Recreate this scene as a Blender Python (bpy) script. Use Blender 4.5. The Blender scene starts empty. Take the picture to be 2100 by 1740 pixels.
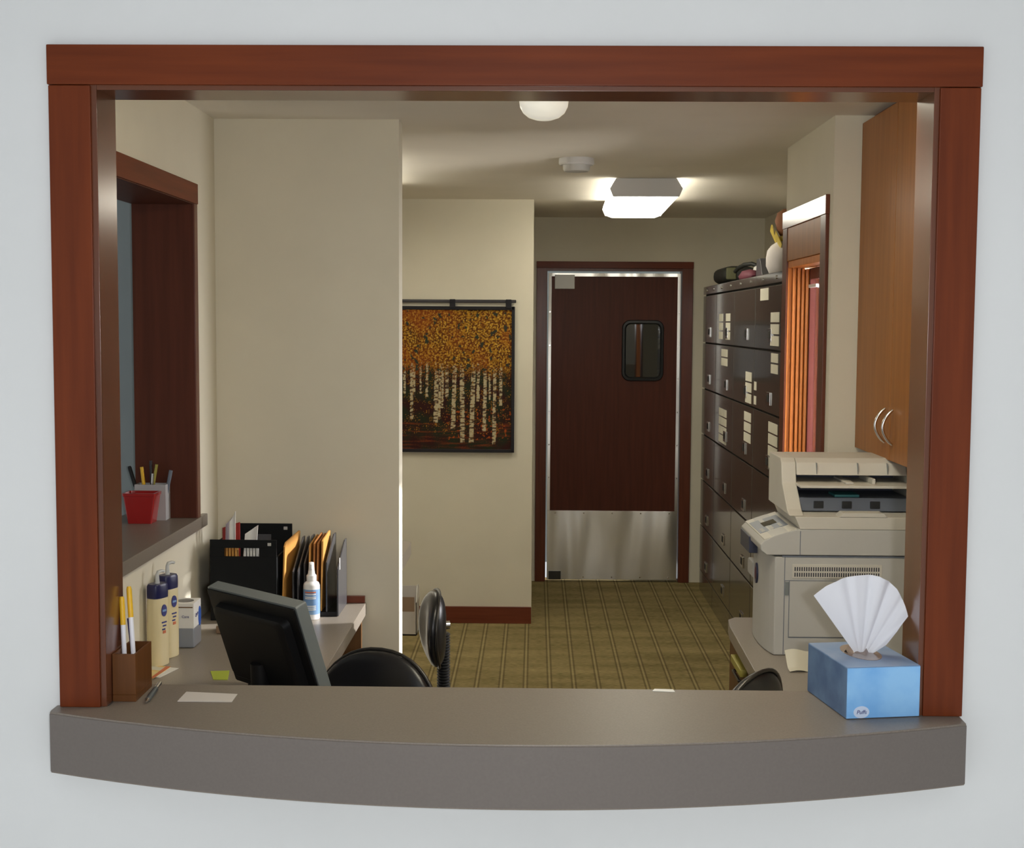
import bpy, bmesh, math, random
from mathutils import Vector, Matrix, noise
S = bpy.context.scene
COL = S.collection
random.seed(7)
PI = math.pi

# ------------------------------------------------------------------ camera, light, exposure
cam_d = bpy.data.cameras.new('camera')
cam_d.sensor_fit = 'HORIZONTAL'; cam_d.sensor_width = 36.0
cam_d.lens = 2781.34 / 2100 * 36.0
cam_d.clip_start = 0.05; cam_d.clip_end = 100
cam = bpy.data.objects.new('camera', cam_d); COL.objects.link(cam)
PIT, YAW, ROL = .0745, .0169, .0059
_f = Vector((-math.sin(YAW)*math.cos(PIT), math.cos(YAW)*math.cos(PIT), -math.sin(PIT)))
_r0 = Vector((math.cos(YAW), math.sin(YAW), 0)); _u0 = _r0.cross(_f)
_r = _r0*math.cos(ROL) + _u0*math.sin(ROL); _u = _r.cross(_f)
_m = Matrix.Identity(4)
for i in range(3):
    _m[i][0] = _r[i]; _m[i][1] = _u[i]; _m[i][2] = -_f[i]
_m[0][3], _m[1][3], _m[2][3] = 0.0, -2.5292, 1.7265
cam.matrix_world = _m
S.camera = cam
S.view_settings.view_transform = 'Standard'; S.view_settings.look = 'None'
S.view_settings.exposure = 0.0; S.view_settings.gamma = 1.0
S.view_settings.use_curve_mapping = False

w = bpy.data.worlds.new('daylight'); S.world = w; w.use_nodes = True
bg = w.node_tree.nodes['Background']
bg.inputs[0].default_value = (0.92, 0.97, 1.0, 1); bg.inputs[1].default_value = .80

def lamp(name, kind, loc, power, color, direction=None, **kw):
    d = bpy.data.lights.new(name, kind); d.energy = power; d.color = color
    for k, v in kw.items(): setattr(d, k, v)
    o = bpy.data.objects.new(name, d); COL.objects.link(o); o.location = loc
    if direction: o.rotation_euler = Vector(direction).to_track_quat('-Z', 'Y').to_euler()
    return o
# low sun that comes in through the side window behind the printer
lamp('sun', 'SUN', (4, 3.5, 3), 6.5, (1.0, .98, .96), (-1, -.24, -.48), angle=.012)
# the camera's own flash, just right of the lens
lamp('camera_flash', 'POINT', (.076, -2.53, 1.727), 76.0, (1.0, .985, .985), shadow_soft_size=.02)
# sky seen by the side window
lamp('window_daylight', 'AREA', (2.2, 1.75, 1.5), 230.0, (1.0, .97, .92), (-1, .85, 0), shape='RECTANGLE', size=.8, size_y=1.4)
lamp('window_sky', 'AREA', (3.3, 2.95, 1.9), 260.0, (.98, .98, 1.0), (-1, -.15, -.12), shape='RECTANGLE', size=2.0, size_y=2.0)

# ------------------------------------------------------------------ materials
def lin(r, g, b):
    def c(v):
        v /= 255.0
        return v/12.92 if v <= .04045 else ((v+.055)/1.055)**2.4
    return (c(r), c(g), c(b), 1)

def mat(name, col, rough=.6, metal=0, spec=.5, coat=0, coat_rough=.1, var=0, vscale=8, bump=0, bscale=200,
        stretch=None, emit=None, estr=0, col2=None, contrast=(.35, .65), trans=0, sheen=0, bdist=.001, bdetail=3):
    m = bpy.data.materials.new(name); m.use_nodes = True
    nt = m.node_tree; n = nt.nodes; l = nt.links; p = n['Principled BSDF']
    col = tuple(col)+((1,) if len(col) == 3 else ())
    p.inputs['Base Color'].default_value = col
    p.inputs['Roughness'].default_value = rough; p.inputs['Metallic'].default_value = metal
    p.inputs['Specular IOR Level'].default_value = spec
    p.inputs['Coat Weight'].default_value = coat; p.inputs['Coat Roughness'].default_value = coat_rough
    p.inputs['Transmission Weight'].default_value = trans
    if sheen: p.inputs['Sheen Weight'].default_value = sheen
    if emit:
        p.inputs['Emission Color'].default_value = tuple(emit)+((1,) if len(emit) == 3 else ())
        p.inputs['Emission Strength'].default_value = estr
    if var or col2 or bump:
        tc = n.new('ShaderNodeTexCoord'); mp = n.new('ShaderNodeMapping'); l.new(tc.outputs['Object'], mp.inputs[0])
        if stretch: mp.inputs['Scale'].default_value = stretch
    if var or col2:
        nz = n.new('ShaderNodeTexNoise'); nz.inputs['Scale'].default_value = vscale; nz.inputs['Detail'].default_value = 6
        l.new(mp.outputs[0], nz.inputs['Vector'])
        r = n.new('ShaderNodeValToRGB'); l.new(nz.outputs['Fac'], r.inputs[0])
        r.color_ramp.elements[0].position, r.color_ramp.elements[1].position = contrast
        c2 = col2 or tuple(min(1, x*(1+var)) for x in col[:3])+(1,)
        c1 = col if col2 else tuple(x*(1-var) for x in col[:3])+(1,)
        r.color_ramp.elements[0].color = c1; r.color_ramp.elements[1].color = tuple(c2)[:3]+(1,)
        l.new(r.outputs[0], p.inputs['Base Color'])
    if bump:
        b = n.new('ShaderNodeTexNoise'); b.inputs['Scale'].default_value = bscale; b.inputs['Detail'].default_value = bdetail
        l.new(mp.outputs[0], b.inputs['Vector'])
        bp = n.new('ShaderNodeBump'); bp.inputs['Strength'].default_value = bump; bp.inputs['Distance'].default_value = bdist
        l.new(b.outputs['Fac'], bp.inputs['Height']); l.new(bp.outputs[0], p.inputs['Normal'])
    return m

def wood(name, c1, c2, axis='Z', rough=.38, coat=.25, coat_rough=.22):
    st = {'X': (1.2, 22, 22), 'Y': (22, 1.2, 22), 'Z': (22, 22, 1.2)}[axis]
    return mat(name, c1, rough, col2=c2, vscale=2.2, stretch=st, coat=coat, coat_rough=coat_rough, spec=.2, bump=.05, bscale=14, contrast=(.3, .75))

M = {}
M['lobby_paint'] = mat('white_lobby_paint', (.735, .755, .76), .85, var=.015, vscale=3, bump=.08, bscale=160)
M['paint'] = mat('cream_office_paint', (.70, .65, .525), .8, var=.02, vscale=4, bump=.08, bscale=160)
M['ceiling'] = mat('ceiling_paint', (.82, .765, .67), .85, var=.02, vscale=3, bump=.1, bscale=120)
M['dim_blue_paint'] = mat('paint_with_blue_dimness', (.30, .345, .365), .8, var=.02)  # cool, dim daylight of the side room put into the paint colour
M['casing_x'] = wood('mahogany_casing_across', (.115, .020, .0028), (.172, .033, .0055), 'X', rough=.45, coat=.06)
M['casing_z'] = wood('mahogany_casing_upright', (.115, .020, .0028), (.172, .033, .0055), 'Z', rough=.45, coat=.06)
M['casing_y'] = wood('mahogany_casing_along', (.115, .020, .0028), (.172, .033, .0055), 'Y', rough=.45, coat=.06)
M['gloss_y'] = wood('lacquered_casing', (.115, .020, .0028), (.172, .033, .0055), 'Y', rough=.3, coat=1.0, coat_rough=.22)
M['jamb_z'] = wood('mahogany_jamb_upright', (.10, .032, .014), (.15, .048, .02), 'Z', rough=.25, coat=.5, coat_rough=.18)
M['jamb_x'] = wood('mahogany_jamb_across', (.10, .032, .014), (.15, .048, .02), 'X', rough=.25, coat=.5, coat_rough=.18)
M['door_wood'] = wood('dark_door_veneer', (.075, .020, .010), (.105, .028, .014), 'Z', rough=.5, coat=.04)
M['frame_wood'] = wood('dark_door_frame_wood', (.10, .028, .014), (.15, .042, .02), 'Z', rough=.35)
M['base_wood'] = wood('baseboard_wood', (.13, .030, .014), (.18, .044, .02), 'X', rough=.35)
M['oak'] = wood('honey_cabinet_veneer', (.27, .095, .016), (.36, .135, .026), 'Z', rough=.42, coat=.08, coat_rough=.25)
M['orange_wood'] = wood('orange_window_wood', (.55, .165, .032), (.70, .25, .06), 'Z', rough=.3)
M['red_wood'] = wood('reddish_sash_wood', (.075, .017, .013), (.11, .026, .02), 'Z', rough=.4, coat=0)
M['laminate'] = mat('grey_brown_laminate', (.175, .146, .118), .42, col2=(.215, .181, .15), vscale=260, contrast=(.3, .7), coat=.12, coat_rough=.3)
M['edge'] = mat('grey_laminate_edge', (.155, .134, .120), .45, var=.03, vscale=200)
M['desk'] = mat('taupe_desk_laminate', (.26, .225, .185), .38, col2=(.31, .27, .225), vscale=260, contrast=(.3, .7), coat=.1, coat_rough=.3)
M['black_plastic'] = mat('black_plastic', (.006, .006, .007), .5, spec=.25, var=.1, vscale=30)
M['black_soft'] = mat('black_file_board', (.006, .007, .008), .7, spec=.2, var=.1, vscale=30)
M['vinyl'] = mat('black_vinyl', (.010, .010, .012), .32, bump=.12, bscale=90, coat=.2, coat_rough=.3)
M['navy_vinyl'] = mat('navy_vinyl', (.012, .014, .05), .4, bump=.1, bscale=90)
M['grey_plastic'] = mat('light_grey_plastic', (.50, .49, .46), .5, var=.02, vscale=10)
M['beige_plastic'] = mat('beige_plastic', (.60, .57, .50), .5, var=.02, vscale=10)
M['slate_plastic'] = mat('slate_blue_plastic', (.14, .16, .20), .4, var=.05)
M['dark_blue'] = mat('dark_blue_recess', (.03, .035, .065), .45)
M['silver_plastic'] = mat('grey_green_monitor_plastic', (.20, .22, .22), .4, var=.03)
M['steel'] = mat('brushed_steel', (.92, .91, .87), .34, metal=1, bump=1.0, bscale=2.6, stretch=(1.7, 1, .3), bdist=.055, bdetail=1)
M['chrome'] = mat('satin_chrome', (.72, .71, .69), .22, metal=1)
M['plate'] = mat('dull_hinge_steel', (.42, .41, .38), .5, metal=.6)
M['dark_metal'] = mat('dark_metal', (.08, .075, .07), .35, metal=.8)
M['rubber'] = mat('black_rubber_gasket', (.010, .011, .012), .5)
M['dark_glass'] = mat('dark_glass', (.006, .009, .012), .03, spec=.8, coat=.6, coat_rough=.02)
M['locker'] = mat('taupe_locker_enamel', (.082, .070, .058), .2, coat=.65, coat_rough=.09, var=.04, vscale=5, bump=.02, bscale=8)
M['locker_gap'] = mat('locker_seam_shadow_gap', (.012, .011, .010), .7)
M['paper'] = mat('white_paper', (.80, .79, .76), .7, var=.02, vscale=20)
M['cream_paper'] = mat('cream_paper', (.66, .63, .52), .7, var=.02)
M['tissue'] = mat('white_tissue', (.80, .81, .86), .9, bump=.15, bscale=260, bdist=.0006)
M['manila'] = mat('orange_manila_card', (.62, .30, .065), .6, var=.06, vscale=12)
M['manila_dark'] = mat('brown_manila_card', (.42, .16, .035), .6, var=.06, vscale=12)
M['red_card'] = mat('red_card', (.38, .03, .02), .6)
M['lilac'] = mat('lilac_paper', (.52, .47, .55), .7)
M['red_gloss'] = mat('red_glazed', (.33, .012, .012), .25, coat=.5, coat_rough=.1)
M['grey_cup'] = mat('grey_painted_metal', (.42, .41, .42), .45, var=.03)
M['bottle'] = mat('cream_bottle_plastic', (.72, .62, .37), .35, spec=.5, coat=.1)
M['navy_cap'] = mat('navy_cap_plastic', (.012, .013, .075), .35)
M['clear_pump'] = mat('translucent_pump_plastic', (.68, .70, .70), .3, trans=.3)
M['white_plastic'] = mat('white_plastic', (.80, .80, .80), .4)
M['blue_label'] = mat('blue_label', (.16, .30, .55), .5, col2=(.24, .40, .62), vscale=18)
M['navy_ink'] = mat('navy_ink', (.03, .035, .19), .6)
M['red_ink'] = mat('orange_red_ink', (.60, .16, .07), .6)
M['blue_ink'] = mat('blue_ink', (.02, .10, .50), .5)
M['pencup_wood'] = wood('walnut_cup_wood', (.105, .039, .010), (.16, .060, .017), 'Z', rough=.45, coat=.1)
M['yellow'] = mat('yellow_plastic', (.80, .47, .02), .4)
M['white_pen'] = mat('white_pen_plastic', (.82, .83, .90), .35)
M['navy_pen'] = mat('navy_pen_plastic', (.03, .03, .16), .4)
M['pen_grey'] = mat('slate_pen_barrel', (.05, .065, .075), .35)
M['sticky'] = mat('lime_sticky_paper', (.42, .50, .05), .7)
M['orange_print'] = mat('yellow_orange_print', (.78, .47, .08), .6, col2=(.75, .62, .30), vscale=14)
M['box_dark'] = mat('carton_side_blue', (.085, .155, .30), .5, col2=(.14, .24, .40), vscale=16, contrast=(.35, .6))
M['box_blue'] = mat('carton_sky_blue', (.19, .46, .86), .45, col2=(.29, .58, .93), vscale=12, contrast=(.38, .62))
M['badge'] = mat('pale_badge', (.62, .72, .90), .5)
M['film'] = mat('clear_film', (.26, .20, .17), .12, spec=.8)
M['lens'] = mat('lit_white_diffuser', (.9, .9, .9), .4, emit=(1, .95, .80), estr=9.0)
M['lens_dim'] = mat('dim_white_diffuser', (.9, .9, .9), .4, emit=(1, .93, .74), estr=11.0)
M['dome'] = mat('frosted_dome_glass', (.85, .84, .78), .25, emit=(1, .95, .80), estr=.42)
M['light_metal'] = mat('grey_lamp_metal', (.70, .70, .72), .5)
M['white_device'] = mat('off_white_device_plastic', (.66, .65, .64), .5)
M['black_cloth'] = mat('black_quilt_binding', (.010, .009, .013), .85, bump=.2, bscale=300)
M['rod'] = mat('dark_rod_wood', (.018, .012, .014), .4)
M['white_cloth'] = mat('off_white_cloth', (.56, .52, .50), .9, bump=.3, bscale=60, var=.05)
M['gold'] = mat('gold_ribbon', (.55, .42, .08), .35, coat=.3)
M['brown_cloth'] = mat('brown_cloth', (.20, .075, .03), .8)
M['bag'] = mat('black_bag_fabric', (.016, .017, .014), .6, var=.2)
M['bag_olive'] = mat('olive_bag_panel', (.10, .10, .045), .6)
M['maroon'] = mat('maroon_fabric', (.11, .02, .035), .7)
M['carton'] = mat('grey_white_carton', (.58, .54, .50), .7)
M['carton_brown'] = mat('brown_carton', (.30, .20, .13), .75)
M['ped_wood'] = wood('brown_pedestal_veneer', (.12, .058, .022), (.17, .082, .03), 'Z', rough=.5, coat=0)
M['olive'] = mat('olive_yellow_laminate', (.36, .31, .06), .45)
M['smoke'] = mat('smoke_grey_plastic', (.065, .064, .07), .3, var=.05)
M['grille'] = mat('vent_slot_dark', (.03, .03, .045), .6)

def glass_mat():
    m = bpy.data.materials.new('clear_window_glass'); m.use_nodes = True
    n = m.node_tree.nodes; l = m.node_tree.links; n.clear()
    o = n.new('ShaderNodeOutputMaterial'); t = n.new('ShaderNodeBsdfTransparent'); g = n.new('ShaderNodeBsdfGlossy')
    g.inputs['Roughness'].default_value = .02
    f = n.new('ShaderNodeFresnel'); f.inputs[0].default_value = 1.45
    x = n.new('ShaderNodeMixShader'); l.new(f.outputs[0], x.inputs[0]); l.new(t.outputs[0], x.inputs[1]); l.new(g.outputs[0], x.inputs[2])
    l.new(x.outputs[0], o.inputs[0]); return m
M['glass'] = glass_mat()

def carpet_mat():
    m = bpy.data.materials.new('olive_striped_carpet'); m.use_nodes = True
    nt = m.node_tree; n = nt.nodes; l = nt.links; p = n['Principled BSDF']
    p.inputs['Roughness'].default_value = .95; p.inputs['Specular IOR Level'].default_value = .1
    tc = n.new('ShaderNodeTexCoord'); sx = n.new('ShaderNodeSeparateXYZ'); l.new(tc.outputs['Object'], sx.inputs[0])
    def math_(op, a, b=None):
        q = n.new('ShaderNodeMath'); q.operation = op
        for i, v in enumerate((a, b)):
            if v is None: continue
            if isinstance(v, (int, float)): q.inputs[i].default_value = v
            else: l.new(v, q.inputs[i])
        return q.outputs[0]
    u = math_('FRACT', math_('DIVIDE', math_('ADD', sx.outputs[0], 10*.1167+.362), .1167))
    line = math_('LESS_THAN', math_('ABSOLUTE', math_('SUBTRACT', u, .5)), .035)
    l1 = math_('LESS_THAN', math_('ABSOLUTE', math_('SUBTRACT', u, .42)), .035)
    l2 = math_('LESS_THAN', math_('ABSOLUTE', math_('SUBTRACT', u, .58)), .035)
    dark = math_('MAXIMUM', l1, l2)
    mp = n.new('ShaderNodeMapping'); mp.inputs['Scale'].default_value = (30, 260, 1); l.new(tc.outputs['Object'], mp.inputs[0])
    nz = n.new('ShaderNodeTexNoise'); nz.inputs['Scale'].default_value = 1; nz.inputs['Detail'].default_value = 4; l.new(mp.outputs[0], nz.inputs['Vector'])
    mp2 = n.new('ShaderNodeMapping'); mp2.inputs['Scale'].default_value = (1.2, 7, 1); l.new(tc.outputs['Object'], mp2.inputs[0])
    nz2 = n.new('ShaderNodeTexNoise'); nz2.inputs['Scale'].default_value = 1; nz2.inputs['Detail'].default_value = 5; l.new(mp2.outputs[0], nz2.inputs['Vector'])
    s = math_('ADD', math_('MULTIPLY', nz.outputs['Fac'], .6), math_('MULTIPLY', nz2.outputs['Fac'], .4))
    r = n.new('ShaderNodeValToRGB'); l.new(s, r.inputs[0])
    r.color_ramp.elements[0].position = .36; r.color_ramp.elements[1].position = .64
    r.color_ramp.elements[0].color = (.125, .098, .038, 1); r.color_ramp.elements[1].color = (.36, .28, .13, 1)
    mx = n.new('ShaderNodeMix'); mx.data_type = 'RGBA'; l.new(math_('MULTIPLY', dark, .6), mx.inputs['Factor'])
    l.new(r.outputs[0], mx.inputs['A']); mx.inputs['B'].default_value = (.09, .065, .03, 1)
    mx2 = n.new('ShaderNodeMix'); mx2.data_type = 'RGBA'; l.new(math_('MULTIPLY', line, .38), mx2.inputs['Factor'])
    l.new(mx.outputs['Result'], mx2.inputs['A']); mx2.inputs['B'].default_value = (.42, .34, .17, 1)
    l.new(mx2.outputs['Result'], p.inputs['Base Color'])
    b = n.new('ShaderNodeBump'); b.inputs['Strength'].default_value = .3; b.inputs['Distance'].default_value = .002
    l.new(nz.outputs['Fac'], b.inputs['Height']); l.new(b.outputs[0], p.inputs['Normal'])
    return m
M['carpet'] = carpet_mat()

def vcol_mat():
    m = bpy.data.materials.new('autumn_birch_cloth'); m.use_nodes = True
    n = m.node_tree.nodes; l = m.node_tree.links; p = n['Principled BSDF']
    a = n.new('ShaderNodeVertexColor'); a.layer_name = 'dye'; l.new(a.outputs[0], p.inputs['Base Color'])
    p.inputs['Roughness'].default_value = .9; p.inputs['Specular IOR Level'].default_value = .15
    return m
M['quilt'] = vcol_mat()

# ------------------------------------------------------------------ mesh helpers (world coordinates in, local meshes out)
def world_of(o):
    m = Matrix.Identity(4)
    while o: m = o.matrix_basis @ m; o = o.parent
    return m

class MB:
    def __init__(s): s.bm = bmesh.new()
    def _add(s, bm):
        me = bpy.data.meshes.new('tmp'); bm.to_mesh(me); bm.free(); s.bm.from_mesh(me); bpy.data.meshes.remove(me); return s
    def box(s, x0, x1, y0, y1, z0, z1, bev=0, seg=2, m=None):
        b = bmesh.new(); bmesh.ops.create_cube(b, size=1)
        for v in b.verts: v.co = ((x0+x1)/2+v.co.x*(x1-x0), (y0+y1)/2+v.co.y*(y1-y0), (z0+z1)/2+v.co.z*(z1-z0))
        if bev: bmesh.ops.bevel(b, geom=b.edges[:], offset=bev, segments=seg, affect='EDGES', profile=.5)
        if m: bmesh.ops.transform(b, matrix=m, verts=b.verts)
        return s._add(b)
    def rings(s, rings, closed=True, cap=True):
        b = bmesh.new(); R = [[b.verts.new(p) for p in r] for r in rings]; n = len(R[0])
        for a, c in zip(R, R[1:]):
            for i in range(n if closed else n-1):
                j = (i+1) % n; b.faces.new((a[i], a[j], c[j], c[i]))
        if cap and closed:
            b.faces.new(list(reversed(R[0]))); b.faces.new(R[-1])
        bmesh.ops.recalc_face_normals(b, faces=b.faces[:])
        return s._add(b)
    def cyl(s, p0, p1, r0, r1=None, n=20):
        p0, p1 = Vector(p0), Vector(p1); r1 = r0 if r1 is None else r1
        d = (p1-p0).normalized(); a = d.orthogonal().normalized(); c = d.cross(a)
        ring = lambda p, r: [p+a*r*math.cos(2*PI*i/n)+c*r*math.sin(2*PI*i/n) for i in range(n)]
        return s.rings([ring(p0, r0), ring(p1, r1)])
    def tube(s, pts, r, n=10):
        pts = [Vector(p) for p in pts]; out = []; a = None
        for i, p in enumerate(pts):
            d = (pts[min(i+1, len(pts)-1)]-pts[max(i-1, 0)]).normalized()
            a = (d.orthogonal() if a is None else a-d*a.dot(d)).normalized(); c = d.cross(a)
            rr = r[i] if isinstance(r, (list, tuple)) else r
            out.append([p+a*rr*math.cos(2*PI*k/n)+c*rr*math.sin(2*PI*k/n) for k in range(n)])
        return s.rings(out)
    def lathe(s, prof, c=(0, 0, 0), n=32, sx=1, sy=1, p=2.0):
        def sg(v): return math.copysign(abs(v)**(2.0/p), v)
        return s.rings([[(c[0]+r*sx*sg(math.cos(2*PI*i/n)), c[1]+r*sy*sg(math.sin(2*PI*i/n)), c[2]+z) for i in range(n)] for r, z in prof])
    def prism(s, poly, axis, a0, a1, bev=0, seg=2):
        def P(u, v, a): return {'X': (a, u, v), 'Y': (u, a, v), 'Z': (u, v, a)}[axis]
        b = bmesh.new()
        A = [b.verts.new(P(u, v, a0)) for u, v in poly]; B = [b.verts.new(P(u, v, a1)) for u, v in poly]
        b.faces.new(A); b.faces.new(list(reversed(B)))
        for i in range(len(poly)):
            j = (i+1) % len(poly); b.faces.new((A[j], A[i], B[i], B[j]))
        bmesh.ops.recalc_face_normals(b, faces=b.faces[:])
        if bev: bmesh.ops.bevel(b, geom=b.edges[:], offset=bev, segments=seg, affect='EDGES', profile=.5)
        return s._add(b)
    def grid(s, fn, nu, nv, thick=0):
        b = bmesh.new()
        V = [[b.verts.new(fn(i/nu, j/nv)) for j in range(nv+1)] for i in range(nu+1)]
        for i in range(nu):
            for j in range(nv): b.faces.new((V[i][j], V[i+1][j], V[i+1][j+1], V[i][j+1]))
        bmesh.ops.recalc_face_normals(b, faces=b.faces[:])
        if thick: bmesh.ops.solidify(b, geom=b.faces[:], thickness=thick)
        return s._add(b)
    def move(s, m):
        bmesh.ops.transform(s.bm, matrix=m, verts=s.bm.verts); return s
    def build(s, name, material, parent=None, local=False, smooth=40, label=None):
        o = bpy.data.objects.new(name, bpy.data.meshes.new(name))
        if not local:
            if parent: mt = world_of(parent).inverted()
            else:
                xs = [v.co.x for v in s.bm.verts]; ys = [v.co.y for v in s.bm.verts]; zs = [v.co.z for v in s.bm.verts]
                c = Vector(((min(xs)+max(xs))/2, (min(ys)+max(ys))/2, min(zs))); o.location = c; mt = Matrix.Translation(-c)
            bmesh.ops.transform(s.bm, matrix=mt, verts=s.bm.verts)
        s.bm.to_mesh(o.data); s.bm.free(); o.data.materials.append(material)
        if smooth:
            for p in o.data.polygons: p.use_smooth = True
            o.data.set_sharp_from_angle(angle=math.radians(smooth))
            if smooth <= 50:
                wn = o.modifiers.new('weighted_normals', 'WEIGHTED_NORMAL'); wn.keep_sharp = True; wn.weight = 100
        COL.objects.link(o)
        if parent: o.parent = parent
        if label: o['label'] = label
        return o

def B(*a, **k): return MB().box(*a, **k)
def tag(o, label, cat, group=None, kind=None):
    o['label'] = label
    if cat: o['category'] = cat
    if group: o['group'] = group
    if kind: o['kind'] = kind
    return o
def thing(name, label, cat, loc=(0, 0, 0), rz=0, group=None):
    o = bpy.data.objects.new(name, None); COL.objects.link(o); o.empty_display_size = .05
    o.location = loc; o.rotation_euler = (0, 0, rz)
    return tag(o, label, cat, group)
def struct(name, mb, material, label=None, parent=None):
    o = mb.build(name, material, parent)
    if parent is None: o['kind'] = 'structure'
    if label: o['label'] = label
    return o
def struct_root(name, loc, label=None):
    o = bpy.data.objects.new(name, None); COL.objects.link(o); o.location = loc; o['kind'] = 'structure'
    if label: o['label'] = label
    return o
def kids(o): return [c for c in bpy.data.objects if c.parent is o]
def copy_tree(o, parent=None):
    c = o.copy(); COL.objects.link(c)
    if parent: c.parent = parent
    for k in kids(o): copy_tree(k, c)
    return c
def text(name, body, size, m, material, parent, depth=.0004, shear=0):
    cu = bpy.data.curves.new(name, 'FONT'); cu.body = body; cu.size = size; cu.extrude = depth
    cu.align_x = 'CENTER'; cu.align_y = 'CENTER'; cu.shear = shear
    t = bpy.data.objects.new('tmp_text', cu); COL.objects.link(t)
    me = bpy.data.meshes.new_from_object(t.evaluated_get(bpy.context.evaluated_depsgraph_get()))
    bpy.data.objects.remove(t); me.name = name
    me.transform(world_of(parent).inverted() @ m); me.materials.clear(); me.materials.append(material)
    o = bpy.data.objects.new(name, me); COL.objects.link(o); o.parent = parent
    return o
def frame_m(origin, xdir, ydir):
    x = Vector(xdir).normalized(); y = Vector(ydir).normalized(); z = x.cross(y)
    m = Matrix.Identity(4)
    for i in range(3): m[i][0] = x[i]; m[i][1] = y[i]; m[i][2] = z[i]; m[i][3] = origin[i]
    return m
def rounded(w, h, r, n=6):
    out = []
    for cx, cy, a0 in ((w/2-r, h/2-r, 0), (-w/2+r, h/2-r, PI/2), (-w/2+r, -h/2+r, PI), (w/2-r, -h/2+r, 3*PI/2)):
        for i in range(n+1):
            a = a0+PI/2*i/n; out.append((cx+r*math.cos(a), cy+r*math.sin(a)))
    return out

# ------------------------------------------------------------------ the setting
CE = 2.42
ZC = .9886                                   # serving counter height
wf = MB().box(-2.4, 3.2, .015, .115, 0, .87).box(-2.4, -.836, .015, .115, .87, 2.65).box(.748, 3.2, .015, .115, .87, 2.65).box(-.836, .748, .015, .115, 2.172, 2.65)
struct('wall_front', wf, M['lobby_paint'])
struct('ceiling_lobby', B(-4.5, 3.2, -5, .015, 2.55, 2.65), mat('lobby_ceiling_tile', (.5, .5, .5), .9))
struct('floor_lobby', B(-4.5, 3.2, -5, .015, -.08, 0), mat('pale_lobby_tile', (.82, .82, .80), .4))
struct('wall_lobby', B(3.2, 3.3, -5, .115, 0, 2.85), M['lobby_paint'])
struct('floor', B(-2.6, 1.5, .015, 6.6, -.08, 0), M['carpet'])
struct('floor_side', B(-4.5, -2.6, .015, 2.29, -.08, 0), M['dim_blue_paint'])
struct('ceiling', B(-4.5, 1.5, .115, 6.6, CE, CE+.08), M['ceiling'])
wl = MB().box(-1.295, -1.11, .115, 2.175, 0, 1.045).box(-1.295, -1.11, .115, .45, 1.045, CE).box(-1.295, -1.11, 1.86, 2.175, 1.045, CE).box(-1.295, -1.11, .45, 1.86, 2.12, CE)
struct('wall_left', wl, M['paint'])
struct('wall_middle', B(-2.6, -.473, 2.175, 2.29, 0, CE), M['paint'])
struct('wall_side_room', B(-4.5, -1.295, 2.155, 2.175, 0, CE), M['dim_blue_paint'])
struct('wall_nook', B(-2.7, -2.6, 2.29, 6.6, 0, CE), M['paint'])
struct('wall_hall', B(-2.6, -.0136, 5.177, 6.6, 0, CE), M['paint'])
wb = MB().box(-.0136, .05, 6.4655, 6.6, 0, CE).box(.985, 1.5, 6.4655, 6.6, 0, CE).box(.05, .985, 6.4655, 6.6, 2.10, CE)
struct('wall_back', wb, M['paint'])
struct('wall_behind_door', B(-.2, 1.3, 7.2, 7.25, 0, CE), M['dim_blue_paint'])
struct('wall_right', B(1.40, 1.5, .115, 2.055, 0, CE), M['paint'])
ws = MB().box(.99, 1.5, 2.055, 2.13, 0, CE).box(.99, 1.09, 2.13, 2.185, 0, CE).box(.99, 1.09, 2.185, 2.825, 0, .9).box(.99, 1.09, 2.185, 2.825, 2.115, CE).box(.99, 1.09, 2.825, 2.835, 0, CE).box(.99, 1.5, 2.835, 2.905, 0, CE)
struct('wall_side', ws, M['paint'])
struct('wall_outside', B(1.095, 1.5, 2.80, 2.834, 0, 2.6), mat('dark_red_siding', (.035, .008, .008), .6, var=.1))
struct('wall_lockers', B(1.5, 1.58, 2.835, 6.6, 0, CE), M['paint'])
struct('baseboard_hall', B(-2.6, -.0136, 5.162, 5.177, 0, .097, .003), M['base_wood'])
struct('baseboard_middle', B(-1.1, -.473, 2.16, 2.175, 0, .097, .003), M['base_wood'])

# mahogany casing round the pass-through
t1 = struct_root('trim_1', (-.05, .0, ZC), 'mahogany casing around the pass-through opening')
B(-.904, -.826, 0, .015, ZC, 2.160, .002).build('side_casing', M['casing_z'], t1)
B(.737, .8114, 0, .015, ZC, 2.160, .002).build('side_casing', M['casing_z'], t1)
B(-.906, .8134, -.001, .015, 2.161, 2.2338, .002).build('head_casing', M['casing_x'], t1)
B(-.836, -.8157, .006, .12, ZC, 2.172, .0012).build('jamb', M['jamb_z'], t1)
B(.7275, .748, .006, .12, ZC, 2.172, .0012).build('jamb', M['jamb_z'], t1)
B(-.8157, .7275, .006, .12, 2.1521, 2.172, .0012).build('head_jamb', M['jamb_x'], t1)
# serving counter with a bowed front edge
pts = [(-.914, .0148), (-.914, -.02)]
for i in range(25):
    u = i/24.0; x = -.912+u*(.806+.912)
    v = (x+.045)/.88
    pts.append((x, -.198+.172*v*v-.006*(v+1)*.5))
pts += [(.808, .0148), (.7273, .0148), (.7273, .172), (-.8155, .172), (-.8155, .0148)]
cn = MB().prism(pts, 'Z', .8705, ZC, .002).build('serving_counter', M['laminate'])
tag(cn, 'grey-brown laminate serving counter with a bowed front edge under the mahogany opening', 'counter')
ep = MB()
front = pts[2:27]
ep.rings([[(x, y-.0012, .874), (x, y-.0012, ZC-.004), (x, y+.004, ZC-.004), (x, y+.004, .874)] for x, y in front])
ep.build('front_edge', M['edge'], cn, smooth=60)

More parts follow.
